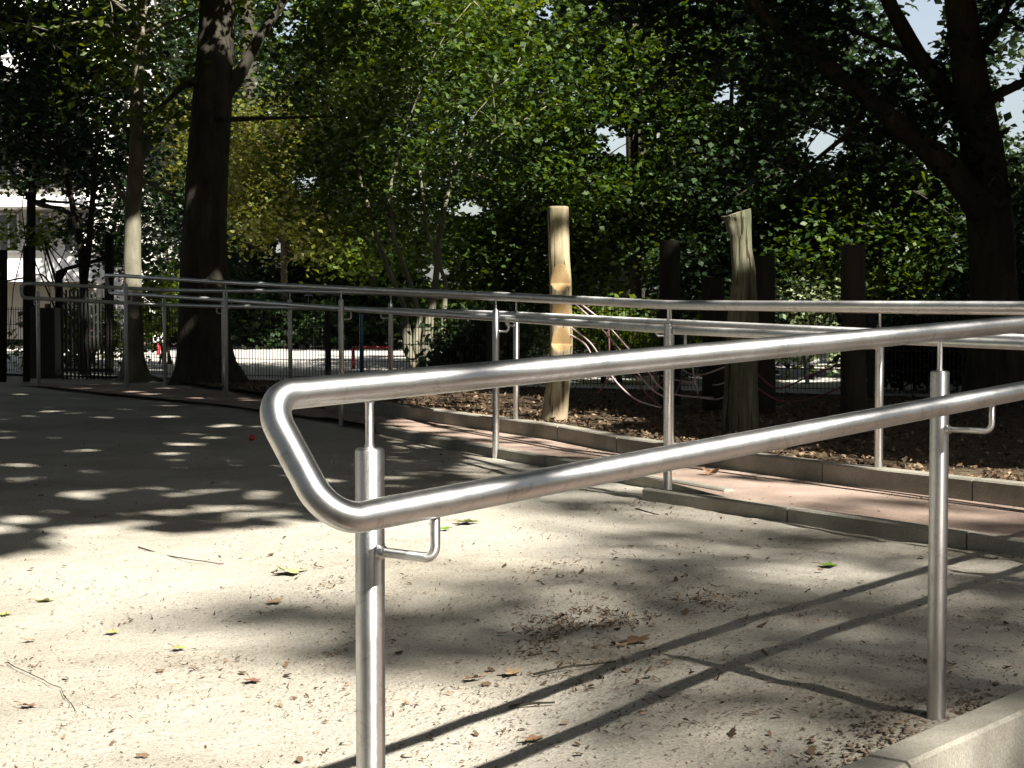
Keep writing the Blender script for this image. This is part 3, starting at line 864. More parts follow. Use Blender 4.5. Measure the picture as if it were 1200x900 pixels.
# ------------------------------------------------ the canopy overhead: crowns shaped so the sun comes through where wanted
GX, GY = -SUN_H.x/math.tan(SUN_EL), -SUN_H.y/math.tan(SUN_EL)      # shift of a shadow per metre of height
np_rng = np.random.default_rng(5)
def vnoise(x, y, s, seed):
    r = np.random.default_rng(seed); tab = r.uniform(0, 1, size=(256, 256))
    X = x*s + 1000; Y = y*s + 1000
    xi = np.floor(X).astype(int); yi = np.floor(Y).astype(int); fx = X-xi; fy = Y-yi
    fx = fx*fx*(3-2*fx); fy = fy*fy*(3-2*fy)
    g_ = lambda a, b_: tab[a % 256, b_ % 256]
    return (g_(xi,yi)*(1-fx)+g_(xi+1,yi)*fx)*(1-fy) + (g_(xi,yi+1)*(1-fx)+g_(xi+1,yi+1)*fx)*fy

fl_px = [(95,458),(120,460),(155,462),(175,465),(190,458),(230,470),(245,457),(60,482),(90,484),(117,489),(150,480),(200,488),(255,500),(270,498),(250,513),(225,508),(195,531),(205,540),(222,521),(20,545),(30,560),(107,552),(85,578),(105,585),(178,573),(200,578),(130,575),(52,597),(35,607),(75,600),(120,607),(150,600),(160,612),(190,600),(215,598),(240,592),(265,596),(290,604),(250,575),(300,568),(310,585),(5,580),(15,610),(85,620),(180,625),(330,600),(340,505),(345,520),(300,500),(275,545),(285,470),(330,545),(425,640),(480,540),(560,505),(500,500),(455,560),(430,520),(360,560),(385,590),(410,575),(150,640)]
fl = []
for x, y in fl_px:
    p = gp(x, y)
    fl.append((p.x, p.y, random.uniform(0.06, 0.11) * (1 + 0.02*p.y)))
for _ in range(110):
    p = gp(random.uniform(-60, 420), 455 + 180*random.random()**.6)
    fl.append((p.x, p.y, random.uniform(0.03, 0.085) * (1 + 0.02*p.y)))
fl = np.array(fl)
yb_x = [-2000, -300, 0, 40, 90, 150, 200, 235, 270, 330, 380, 430, 480, 540, 1500]
yb_y = [690, 660, 645, 634, 617, 613, 631, 630, 620, 612, 606, 598, 590, 575, 575]
soft = [  # (px, py, rx, ry, strength) soft shade in the foreground
 (330, 705, 120, 14, .5), (520, 735, 170, 30, .62), (700, 745, 170, 30, .65), (640, 700, 140, 28, .45), (760, 690, 110, 22, .55),
 (900, 700, 150, 16, .6), (960, 720, 160, 16, .65), (1050, 735, 120, 20, .5), (1000, 790, 160, 26, .55), (900, 840, 110, 26, .5), (1060, 690, 60, 8, .55),
 (700, 590, 110, 14, .55), (640, 560, 110, 18, .5), (800, 640, 130, 9, .45), (1130, 620, 60, 6, .5), (880, 612, 80, 7, .35), (1150, 780, 60, 30, .55), (520, 545, 60, 16, .3),
 (1040, 600, 70, 5, .5), (960, 573, 50, 5, .4), (740, 650, 90, 10, .35), (870, 762, 110, 14, .4),
]
def transmit(x, y):
    """fraction of direct sun wanted at ground point"""
    x = np.asarray(x, float); y = np.asarray(y, float)
    T = np.zeros_like(x)
    ys = np.maximum(y, 0.5)
    px = 600 + F*x/ys; py = 357 + F*CH/ys
    jit = (vnoise(x, y, 3.2, 3)-.5)*0.5 + (vnoise(x, y, 9.0, 4)-.5)*0.25
    pyb = 357 + F*CH/np.maximum(0.5, ys + jit)
    lit = pyb > np.interp(px, yb_x, yb_y)
    T[lit] = 1.0
    T[y < 2.0] = 0.0
    # path, sand in the middle and the strip of mulch
    s1 = (px > 540) & (px < 1400) & (py > 505 + (px-560)*0.127) & (py <= 640)
    T[s1] = np.maximum(T[s1], 0.95)
    s2 = (px > 455 + jit*60) & (px < 712 + jit*20) & (py > 462 + np.clip((px-560)*0.16, 0, 40)) & (py < 525 + jit*10)
    T[s2] = np.maximum(T[s2], 0.9)
    s3 = (px > 430) & (px < 640) & (py > 524) & (py < 600)
    T[s3] = np.maximum(T[s3], 0.6)
    # flecks on the shaded sand
    near = (y > 4) & (y < 24) & (x < 4)
    if near.any():
        xx = x[near]; yy = y[near]; tt = T[near]
        for fx, fy, fr in fl:
            d2 = ((xx-fx)/fr)**2 + ((yy-fy)/(fr*1.25))**2
            tt[d2 < 1] = 1.0
        T[near] = tt
    # background: scattered larger gaps
    far_ = y > 22.5
    n = vnoise(x, y, 0.42, 8)*0.50 + vnoise(x, y, 1.15, 9)*0.30 + vnoise(x, y, 3.1, 10)*0.20
    T[far_ & (n > 0.62)] = 1.0
    for cx_, cy_, r_x in ((-1.25, 27.6, 1.3), (1.1, 26.2, 1.1), (-6.7, 43, 1.5), (-4.8, 43.3, 1.5), (4.3, 23.9, .7), (-.2, 26.6, .6), (-8.5, 40.5, 1.2), (-2.6, 28.6, .6)):
        T[(x-cx_)**2 + (y-cy_)**2 < (r_x*(1+jit))**2] = 1.0
    T[(x > .45) & (x < 2) & (y > 14.2) & (y < 16.6)] = 0.0
    T[((x-.6)/.33)**2 + ((y-12.85)/.42)**2 < 1] = 1.0
    T[(x < -6.3) & (y > 21) & (y < 25)] = 0.0
    # yard beyond the fence lies in the sun, with a shaded strip behind the fence
    yd = (y > 24.5) & (y < 35) & (x > -8.5) & (x < -1.0)
    T[yd & (n > 0.40)] = 1.0
    T[(y > 41) & (x < -9.0)] = 1.0
    T[((x-2.7)/1.0)**2 + ((y-22.6)/.9)**2 < 1] = 1.0
    T[((x-.8)/.8)**2 + ((y-21.4)/.8)**2 < 1] = 1.0
    for cx_, cy_, r_x in ((-5.5, 22.8, .3), (-5.8, 23.2, .35), (-4.3, 22.0, .15), (-4.25, 21.4, .12), (-1.4, 22.9, .5), (-1.2, 23.5, .4)):
        T[(x-cx_)**2 + (y-cy_)**2 < r_x**2] = 1.0
    yd2 = (y > 20.5) & (y < 24.5) & (x > 0.3) & (x < 4.5)
    T[yd2 & (n > 0.40)] = 1.0
    return T
def softshade(x, y):
    ys = np.maximum(y, 0.5)
    px = 600 + F*x/ys; py = 357 + F*CH/ys
    s = np.zeros_like(px)
    for cx, cy, rx, ry, st in soft:
        s = np.maximum(s, st*np.exp(-(((px-cx)/rx)**2 + ((py-cy)/ry)**2)**1.2))
    base = np.clip((px-640)/160, 0, 1)*np.clip((py-600)/30, 0, 1)*0.60
    for cx, cy, rx, ry in ((560, 655, 190, 22), (960, 675, 70, 14), (1140, 668, 60, 10), (830, 640, 60, 8), (1060, 640, 60, 6), (900, 868, 60, 14), (1120, 720, 60, 8), (800, 860, 60, 30), (1000, 830, 50, 6)):
        base = base*(1 - np.exp(-(((px-cx)/rx)**2 + ((py-cy)/ry)**2)))
    s = np.maximum(s, base)
    s = s*(1 - np.exp(-(((px-1130)/110)**2 + ((py-885)/45)**2)**2))
    n = vnoise(x, y, 2.2, 21)*0.6 + vnoise(x, y, 5.5, 22)*0.4
    return s*(0.55+0.9*n)

canopy_trees = []      # (x, y, existing name)
CT = [(-3.9, 21.0), (4.5, 16.0), (7.5, 3.5), (6.5, -7.0), (-5.5, 4.5), (9.5, 10.0), (-9.5, 13.5), (12, 24), (-13, 27), (2.5, 36.5), (14, 35), (-6, 40)]
def canopy_leaves(n, xr, yr, hr, seedv):
    r = np.random.default_rng(seedv)
    nc = n//14
    # sample in shadow space so that density is even on the ground
    gx = r.uniform(*xr, size=nc); gy = r.uniform(*yr, size=nc); h = r.uniform(hr[0], hr[1], size=nc)
    c = np.stack([gx - GX*h, gy - GY*h, h], 1)
    p = c[:,None,:] + r.normal(size=(nc,14,3))*np.array([.38,.38,.16])
    p = p.reshape(-1,3)
    p[:,2] = np.maximum(p[:,2], np.maximum(5.6, CH + 0.19*p[:,1] + 1.2))
    return p
LA = canopy_leaves(190000, (-13, 9), (4.3, 24), (6.2, 9.5), 1)
LB = canopy_leaves(115000, (-20, 18), (22, 50), (7.0, 11.0), 2)
def filt(L, margin):
    x = L[:,0] + GX*L[:,2]; y = L[:,1] + GY*L[:,2]
    T = transmit(x, y)
    k = np.random.default_rng(3).uniform(size=len(L)) > T*1.02
    return L[k]
LC_ = canopy_leaves(120000, (-14, 14), (-18, 4.3), (6.2, 10.5), 6)  # unseen canopy added behind the camera to hold back sky light
LA = np.concatenate([LA, LC_]); LA = filt(LA, .1); LB = filt(LB, .15)
# high thin canopy that only softens the light on the foreground
r_ = np.random.default_rng(12)
n_ = 42000; gx = r_.uniform(-3, 5, n_); gy = r_.uniform(2.8, 12, n_); h_ = r_.uniform(15, 19, n_)
ss = softshade(gx, gy); kk = r_.uniform(size=n_) < ss*0.75
LH = np.stack([gx-GX*h_, gy-GY*h_, h_], 1)[kk]

def assign(L):
    d = np.stack([np.hypot(L[:,0]-x, L[:,1]-y) for x, y in CT], 1)
    return d.argmin(1)
aA, aB, aH = assign(LA), assign(LB), assign(LH)
def pre_for(i): return LA[aA == i], LB[aB == i], LH[aH == i]

def keep_view(ymin_px=None, box=None):
    def f(C):
        px = 600 + F*C[:,0]/np.maximum(C[:,1], .5); py = 357 - F*(C[:,2]-CH)/np.maximum(C[:,1], .5)
        k = np.ones(len(C), bool)
        for (x0, y0, x1, y1) in box: k &= ~((px > x0) & (px < x1) & (py > y0) & (py < y1))
        return k
    return f

def add_canopy(root, i, bark_mesh=True):
    a, b_, h_ = pre_for(i)
    if len(a): leaves('crown', a, 0.21, M['leaf_canopy'], root, LT6, up=0.6)
    if len(b_): leaves('crown', b_, 0.34, M['leaf_canopy'], root, LT4, up=0.6)
    if len(h_): leaves('crown', h_, 0.17, M['leaf'], root, LT4, up=0.6)

# T1: the big trunk on the left
D = 21.0
tr = px_path([(243, 456, 104), (243, 446, 84), (241, 425, 67), (239, 390, 60), (238, 330, 55), (240, 250, 51), (246, 150, 47), (252, 60, 43), (257, -40, 41), (262, -160, 38), (266, -300, 30)], D)
lb1 = px_path([(250, 135, 18), (282, 85, 15), (300, 50, 12), (330, 5, 10), (365, -60, 8)], D)
lb2 = px_path([(252, 140, 7), (330, 138, 4), (400, 136, 2)], D-.2)
lb3 = px_path([(232, 95, 12), (215, 100, 8), (196, 118, 5), (180, 130, 3)], D-.2)
T1 = tree('tall_tree', 'tall tree with the thickest dark trunk, rising behind the railings left of the middle', [tr], [((-4.6, 21, 5.9), (3.8, 3.0, 1.2), 1.0), ((-2.4, 22, 4.6), (1.3, 1.2, 1.2), .35)],
     'leaf', 54, 0.10, [lb1, lb2, lb3], ncl=150, cl_r=0.55, tmpl=LT6, extra_br=16)
add_canopy(T1, 0)
# T2 slim tree
D = 21.6
tr = px_path([(160, 452, 62), (158, 440, 34), (157, 415, 25), (156, 360, 21), (155, 300, 20), (156, 240, 19), (160, 190, 18), (160, 120, 15), (165, 40, 13), (168, -60, 11)], D)
lb = [px_path([(158, 225, 8), (170, 212, 6), (200, 228, 4), (215, 232, 2)], D-.1), px_path([(156, 250, 7), (140, 225, 5), (128, 200, 3)], D), px_path([(162, 195, 8), (175, 170, 5), (190, 150, 3)], D)]
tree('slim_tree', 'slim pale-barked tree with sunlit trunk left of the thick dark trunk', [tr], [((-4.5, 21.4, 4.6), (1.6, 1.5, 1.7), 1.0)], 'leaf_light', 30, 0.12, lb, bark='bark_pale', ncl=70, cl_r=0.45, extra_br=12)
# T3 twin stems far left
D = 23.0
tr = px_path([(99, 446, 14), (98, 400, 11), (98, 330, 10), (95, 290, 9), (84, 235, 7), (72, 180, 5)], D)
tr2 = px_path([(99, 330, 8), (104, 290, 8), (108, 240, 7), (112, 190, 5)], D)
tree('slim_tree', 'thin forked tree behind the picket gate at the left', [tr, tr2], [((-5.9, 23, 3.9), (1.6, 1.4, 1.5), 1.0), ((-6.8, 23, 3.4), (1.2, 1.2, 0.8), 0.6)], 'leaf_dark', 28, 0.12, bark='bark', ncl=90, cl_r=0.45, extra_br=16)
# T4 big tree on the right
D = 16.0
tr = px_path([(1168, 490, 100), (1166, 470, 80), (1165, 420, 62), (1164, 340, 55), (1160, 260, 54), (1153, 190, 50), (1140, 110, 44), (1130, 40, 38), (1120, -40, 34), (1112, -140, 28)], D)
lbs = [px_path([(1155, 250, 38), (1120, 205, 32), (1075, 165, 26), (1020, 118, 21), (960, 70, 17), (905, 25, 14), (860, -20, 12)], D-.3),
       px_path([(1150, 170, 30), (1110, 110, 24), (1075, 65, 21), (1045, 10, 18), (1020, -50, 15)], D+.2),
       px_path([(1145, 130, 18), (1170, 110, 12), (1210, 92, 9), (1260, 70, 7)], D-.2),
       px_path([(1145, 60, 14), (1165, 40, 10), (1180, 10, 8)], D),
       px_path([(1100, 110, 10), (1060, 60, 8), (1010, 40, 6), (960, 20, 4)], D+.1),
       px_path([(1020, 118, 9), (990, 160, 6), (940, 200, 4)], D-.2)]
def keepT4(C):
    px = 600 + F*C[:,0]/np.maximum(C[:,1], .5); py = 357 - F*(C[:,2]-CH)/np.maximum(C[:,1], .5)
    k = np.ones(len(C), bool)
    for cx, cy, rx, ry in ((1075, 25, 28, 42), (1085, 50, 20, 20), (958, 170, 26, 24), (1185, 130, 18, 22), (1180, 60, 20, 26), (1000, 60, 10, 16), (1045, 62, 12, 14), (1118, 95, 10, 10)):
        k &= (((px-cx)/rx)**2 + ((py-cy)/ry)**2) > rng.uniform(0.55, 1.3, size=len(C))
    return k
T4 = tree('tall_tree', 'big spreading tree with a dark forked trunk at the right edge', [tr], [((3.3, 16.2, 3.0), (2.0, 1.4, 1.3), 1.0), ((4.9, 16, 3.6), (1.2, 1.4, 1.0), .5), ((1.9, 16.3, 3.7), (1.4, 1.3, .7), .5)],
     'leaf_dark', 40, 0.09, lbs, ncl=190, cl_r=0.42, tmpl=LT6, extra_br=34, keep=keepT4)
add_canopy(T4, 1)
# T5 multi-stem tree in the middle
D = 22.5
st = [px_path([(495, 440, 22), (498, 415, 15), (503, 375, 12), (510, 335, 8), (515, 280, 6), (530, 200, 4)], D),
      px_path([(494, 432, 12), (487, 400, 10), (492, 372, 7), (480, 330, 6), (462, 280, 5), (455, 230, 4), (470, 170, 3)], D),
      px_path([(500, 432, 12), (512, 405, 11), (520, 380, 8), (522, 330, 5), (500, 270, 4), (492, 200, 3)], D),
      px_path([(488, 436, 10), (478, 410, 13), (476, 390, 12), (474, 360, 6), (445, 290, 5), (425, 220, 4), (415, 180, 3)], D)]
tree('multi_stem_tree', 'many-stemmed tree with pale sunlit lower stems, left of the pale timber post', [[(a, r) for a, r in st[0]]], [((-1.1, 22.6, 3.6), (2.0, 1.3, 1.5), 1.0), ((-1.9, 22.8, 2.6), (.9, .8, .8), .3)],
     'leaf', 54, 0.09, st[1:], bark='bark_pale', ncl=150, cl_r=0.48, extra_br=20)

# far wall of trees: (label, px, base y, crown list in px: (cx, cy, rx, ry), D, leaf material)
far_trees = [
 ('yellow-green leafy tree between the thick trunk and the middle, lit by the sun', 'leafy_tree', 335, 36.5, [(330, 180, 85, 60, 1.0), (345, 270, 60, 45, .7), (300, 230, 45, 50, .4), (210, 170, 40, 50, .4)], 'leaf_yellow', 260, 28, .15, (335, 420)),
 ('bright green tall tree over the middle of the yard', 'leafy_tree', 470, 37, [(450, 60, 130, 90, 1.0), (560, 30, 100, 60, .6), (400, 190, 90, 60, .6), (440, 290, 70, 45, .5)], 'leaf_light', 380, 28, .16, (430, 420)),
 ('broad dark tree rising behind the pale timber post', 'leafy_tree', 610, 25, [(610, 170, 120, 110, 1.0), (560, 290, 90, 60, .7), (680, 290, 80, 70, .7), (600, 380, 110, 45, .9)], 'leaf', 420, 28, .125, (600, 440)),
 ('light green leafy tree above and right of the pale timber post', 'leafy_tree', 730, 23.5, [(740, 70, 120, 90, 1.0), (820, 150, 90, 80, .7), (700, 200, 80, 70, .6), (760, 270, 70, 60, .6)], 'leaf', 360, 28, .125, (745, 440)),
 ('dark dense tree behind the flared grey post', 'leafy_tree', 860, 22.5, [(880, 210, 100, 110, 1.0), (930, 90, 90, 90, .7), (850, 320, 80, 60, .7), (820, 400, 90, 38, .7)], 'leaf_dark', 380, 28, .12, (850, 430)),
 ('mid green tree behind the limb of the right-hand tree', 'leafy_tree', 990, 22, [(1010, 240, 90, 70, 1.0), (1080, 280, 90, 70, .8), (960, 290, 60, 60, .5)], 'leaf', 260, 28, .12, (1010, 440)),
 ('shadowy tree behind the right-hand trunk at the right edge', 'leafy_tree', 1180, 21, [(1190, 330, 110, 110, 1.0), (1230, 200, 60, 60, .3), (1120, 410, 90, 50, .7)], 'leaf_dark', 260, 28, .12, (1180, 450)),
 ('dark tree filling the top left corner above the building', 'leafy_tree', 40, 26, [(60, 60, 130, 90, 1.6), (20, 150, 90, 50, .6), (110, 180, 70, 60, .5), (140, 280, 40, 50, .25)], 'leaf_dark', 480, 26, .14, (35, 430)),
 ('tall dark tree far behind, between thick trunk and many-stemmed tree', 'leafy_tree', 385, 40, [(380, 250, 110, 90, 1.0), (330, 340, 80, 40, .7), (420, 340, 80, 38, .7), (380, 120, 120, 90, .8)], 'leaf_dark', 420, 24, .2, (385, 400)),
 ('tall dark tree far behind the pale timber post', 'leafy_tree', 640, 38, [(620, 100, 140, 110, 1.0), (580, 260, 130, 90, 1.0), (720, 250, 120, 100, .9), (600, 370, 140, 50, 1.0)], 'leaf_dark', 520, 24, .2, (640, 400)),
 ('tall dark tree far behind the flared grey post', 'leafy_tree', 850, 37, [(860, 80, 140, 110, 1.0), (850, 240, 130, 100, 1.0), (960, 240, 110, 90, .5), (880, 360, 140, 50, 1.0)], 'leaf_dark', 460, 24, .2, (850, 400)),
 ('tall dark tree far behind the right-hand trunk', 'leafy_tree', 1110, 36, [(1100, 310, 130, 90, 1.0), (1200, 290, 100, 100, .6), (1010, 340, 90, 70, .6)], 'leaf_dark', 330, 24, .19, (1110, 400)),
 ('tall dark tree far behind the thick trunk on the left', 'leafy_tree', 220, 42, [(230, 100, 130, 100, 1.0), (210, 240, 90, 80, .7), (250, 330, 60, 60, .5)], 'leaf_dark', 330, 24, .2, (215, 400)),
]
def ell(c, D, depth=1.4):
    cx, cy, rx, ry = c[:4]; p = at(cx, cy, D); s = D/F
    return (tuple(p), (rx*s, depth, ry*s), c[4])
gaps = [(725, 172, 26, 18), (550, 246, 30, 12), (850, 110, 18, 20), (958, 170, 30, 28), (510, 320, 18, 12), (550, 140, 10, 8), (705, 155, 14, 8), (360, 215, 18, 14), (340, 30, 24, 26), (330, 290, 12, 12), (250, 30, 12, 12),
        (1078, 30, 34, 56), (1188, 110, 26, 60), (15, 75, 10, 20), (45, 236, 60, 9), (50, 314, 60, 18), (640, 20, 14, 10)]
def keepgap(C):
    px = 600 + F*C[:,0]/np.maximum(C[:,1], .5); py = 357 - F*(C[:,2]-CH)/np.maximum(C[:,1], .5)
    k = np.ones(len(C), bool)
    for cx, cy, rx, ry in gaps:
        k &= (((px-cx)/rx)**2 + ((py-cy)/ry)**2) > rng.uniform(0.1, 1.6, size=len(C))
    k &= C[:,2] > 0.02
    return k
for lab, nm, bx, D, cr, mt, nc, per, ls, base in far_trees:
    per, ls = (int(per*1.75), ls*.74)
    b0 = at(base[0], base[1], D); b0.z = 0.0
    tp = at(cr[0][0], cr[0][1]-20, D)
    mid = b0.lerp(tp, .5) + Vector((random.uniform(-.2,.2), 0, 0))
    tr = [(b0, .11), (b0.lerp(mid, .4), .08), (mid, .065), (tp, .035)]
    # crowns must leave the bright yard open on the left
    tree(nm, lab, [tr], [ell(c, D, 1.4 if D < 30 else 2.2) for c in cr], mt, per, ls, ncl=nc, cl_r=0.5 if D < 30 else .8, extra_br=14, group='trees around the yard', keep=keepgap, shell=.45)

r6 = np.random.default_rng(91)
nn = 5200
cx = r6.uniform(-17, 17, nn); cy = r6.uniform(53, 62, nn); cz = r6.uniform(0.3, 13.5, nn)**1.0
C_ = np.stack([cx, cy, cz], 1); C_ = C_[vnoise(cx, cz, .45, 71)*.6+vnoise(cx, cz, 1.3, 72)*.4 > .33]
L_ = clumps(C_, 1.1, 16); L_ = L_[keepgap(L_)]
o = leaves('distant_wood', L_, .30, M['leaf_dark'], None, LT4, svar=.5); tag(o, kind='stuff')

# bushes
bushes = [
 ('pale-leaved sunlit bush behind the fence between two dark timber posts', 945, 21.6, [(945, 350, 42, 30, 1.0), (940, 400, 42, 40, .8)], 'leaf_pale', 90, 24, .085),
 ('yellow-green bush behind the fence, right of the pale timber post', 720, 20.6, [(715, 385, 45, 28, 1.0), (770, 400, 50, 20, .7)], 'leaf_light', 90, 24, .085),
 ('bright green feathery bush left of the thick trunk', 195, 27, [(190, 345, 30, 28, 1.0), (185, 378, 30, 18, .5)], 'leaf_light', 60, 24, .10),
 ('green hedge behind the picket gate', 100, 26, [(40, 272, 60, 16, .5), (50, 214, 60, 14, .5), (60, 400, 60, 38, 1.0), (120, 385, 50, 40, .8), (150, 400, 30, 30, .4)], 'leaf_light', 120, 22, .10),
 ('dark hedge across the far side of the yard', 350, 36.5, [(240, 385, 60, 34, .6), (186, 388, 26, 24, .3), (375, 385, 55, 36, 1.0), (450, 385, 70, 36, 1.0), (310, 395, 22, 24, .2), (300, 360, 60, 16, .4)], 'leaf_dark', 300, 26, .15),
 ('low dark bush under the many-stemmed tree', 555, 22.3, [(575, 400, 65, 42, 1.0), (540, 420, 40, 25, .4)], 'leaf_dark', 130, 26, .10),
 ('dark bush under the right-hand tree beyond the bed', 1080, 18.5, [(1080, 400, 80, 50, 1.0), (1180, 400, 60, 60, .7)], 'leaf_dark', 160, 26, .10),
 ('green ferny bush behind the right railing posts', 1070, 21.5, [(1070, 335, 38, 34, 1.0)], 'leaf_light', 50, 24, .10),
]
for lab, bx, D, cr, mt, nc, per, ls in bushes:
    b0 = at(bx, 440, D); b0.z = 0.0
    stems = [[(b0 + Vector((random.uniform(-.15,.15), random.uniform(-.1,.1), 0)), .02), (at(cr[0][0]+random.uniform(-15,15), cr[0][1]+10, D), .008)] for _ in range(4)]
    tree('bush', lab, [stems[0]], [ell(c, D, .5 if D < 30 else .8) for c in cr], mt, per, ls, limbs=stems[1:], ncl=nc, cl_r=0.32, extra_br=10, cat='bush', group='bushes around the yard', shell=.5,
         keep=lambda C: C[:,2] > 0.03)

# unseen belt of trees added at the sides and behind to cut sky light
r4 = np.random.default_rng(77)
belt = []
for k in range(9):
    an = R(-62 - k*(236/8.0)); rr_ = 15 + (k % 3)*1.5      # angles from +x ; the view looks along +y (90 deg)
    an = R(50 - k*(280/8.0))
    belt.append((rr_*math.cos(an), 4+rr_*math.sin(an)))
BL = ['added leafy tree beyond the right edge, nearest the dark bed', 'added leafy tree to the right of the sand, level with the near railing', 'added leafy tree right of the camera path', 'added leafy tree behind the camera on its right side',
      'added leafy tree straight behind the camera', 'added leafy tree behind the camera on its left side', 'added leafy tree left of the camera path', 'added leafy tree to the left of the sand', 'added leafy tree beyond the left edge, nearest the play structure']
for k, (x, y) in enumerate(belt):
    root = empty('shade_tree', (x, y, 0), BL[k], 'tree', 'added trees that cut the sky light')
    mb = MB(); trunk_mesh(mb, [(Vector((x, y, -.1)), .34), (Vector((x, y, .5)), .23), (Vector((x+.1, y, 4)), .18), (Vector((x, y, 8)), .09)]); mb.build('trunk', M['bark'], root)
    C = in_ellipsoid((x, y, 5.0), (5.2, 5.2, 4.6), 620, .4); C = C[C[:,2] > .3]
    L_ = clumps(C, .9, 10)
    ok = ~((np.abs(L_[:,0]) < .33*L_[:,1]+1.2) & (L_[:,1] > -2))
    T_ = transmit(L_[:,0]+GX*L_[:,2], L_[:,1]+GY*L_[:,2])
    leaves('crown', L_[ok & (T_ < .5)], .42, M['leaf_canopy'], root, LT4, up=.2)

# canopy trees that stand outside the picture (their shade falls into it)
clab = {2: 'tree right of the camera whose shade falls on the ramp', 3: 'tree behind the camera on the right', 4: 'tree left of the sand area, outside the picture', 5: 'tree right of the sand, outside the picture',
        6: 'tree at the far left of the sand, outside the picture', 7: 'tree far right behind the bed', 8: 'tree far left behind the yard', 9: 'tall tree deep in the background', 10: 'tree in the far right background', 11: 'tree in the far left background'}
for i, (x, y) in enumerate(CT):
    if i < 2: continue
    a, b_, h_ = pre_for(i)
    allp = np.concatenate([a, b_, h_])
    if len(allp) < 50: continue
    root = empty('shade_tree', (x, y, 0), clab[i], 'tree', 'trees shading the place')
    mb = MB(); trunk_mesh(mb, [(Vector((x, y, -.1)), .38), (Vector((x, y, .5)), .26), (Vector((x+.1, y, 3.5)), .22), (Vector((x, y+.1, 7)), .17), (Vector((x, y, 11)), .1)])
    tops_ = [Vector((x, y, z)) for z in (4.5, 5.5, 6.5, 7.5, 9)]
    for p in allp[np_rng.choice(len(allp), size=30, replace=False)]:
        q = Vector(p); j = random.choice(tops_); bad = False
        mid = j.lerp(q, .5)
        if mid.y > 1 and mid.z < CH + .2*mid.y + .6: continue
        ts_ = [j.lerp(q, k/12) for k in range(13)]
        for v in ts_:
            gx_, gy_ = v.x+GX*v.z, v.y+GY*v.z
            if abs(gx_) < .33*gy_+.8 and gy_ < 14 and gx_ > -.09*gy_-.6: bad = True
        if bad: continue
        if max(float(transmit(np.array([v.x+GX*v.z]), np.array([v.y+GY*v.z]))[0]) for v in ts_) > .5 or (q-j).length > 9: continue
        branch(mb, j, q, .09, .02, .08)
    mb.build('trunk', M['bark'], root)
    add_canopy(root, i)

# ================================================================== LITTER
def litter_leaf(name, label, cat, p, size, mt, rz, curl=0.25, group='fallen leaves on the sand', lobes=5, stem=True):
    root = empty(name, p, label, cat, group)
    mb = MB(); N = 40; vv = [(0, 0, 0)]
    for k in range(N):
        an = 2*math.pi*k/N
        r0 = size*(0.40 + 0.10*math.cos(an*lobes) + 0.05*math.cos(an*lobes*3+1)) * (0.75 if abs(an-math.pi) < .5 else 1)
        x = r0*math.cos(an); y = r0*math.sin(an)
        vv.append((x, y, curl*size*(0.9*(y/size)**2*2 + 0.4*(x/size)**2 + .12*math.sin(an*3+rz))))
    m3 = Matrix.Rotation(rz, 3, 'Z') @ Matrix.Rotation(random.uniform(-.2, .2), 3, 'X')
    vv = [m3 @ Vector(v) + Vector(p) + Vector((0, 0, .006)) for v in vv]
    mb.add(vv, [(0, 1+k, 1+(k+1) % N) for k in range(N)])
    mb.build('blade', mt, root)
    if stem:
        a = Vector(p) + m3 @ Vector((-size*.25, 0, .006)); b2 = Vector(p) + m3 @ Vector((-size*.75, size*.1, .014))
        mb = MB(); mb.tube([a, a.lerp(b2, .5)+Vector((0,0,.004)), b2], .0014, 5); mb.build('stalk', M['stalk'], root)
    return root
M['stalk'] = plain('leaf_stalk', (0.25, 0.13, 0.06), .7)
M['f_green'] = plain('fallen_green', (0.13, 0.24, 0.03), .5, 0, .35)
M['f_olive'] = plain('fallen_olive', (0.13, 0.14, 0.03), .6, 0, .4)
M['f_pale'] = plain('fallen_pale', (0.32, 0.36, 0.16), .6, 0, .25)
M['f_yel'] = plain('fallen_yellow', (0.32, 0.36, 0.10), .5, 0, .2)
M['f_brown'] = plain('fallen_brown', (0.17, 0.10, 0.055), .7, 0, .4)
M['f_red'] = plain('fallen_red', (0.20, 0.095, 0.07), .6, 0, .3)
M['f_tan'] = plain('fallen_tan', (0.34, 0.24, 0.14), .7, 0, .3)
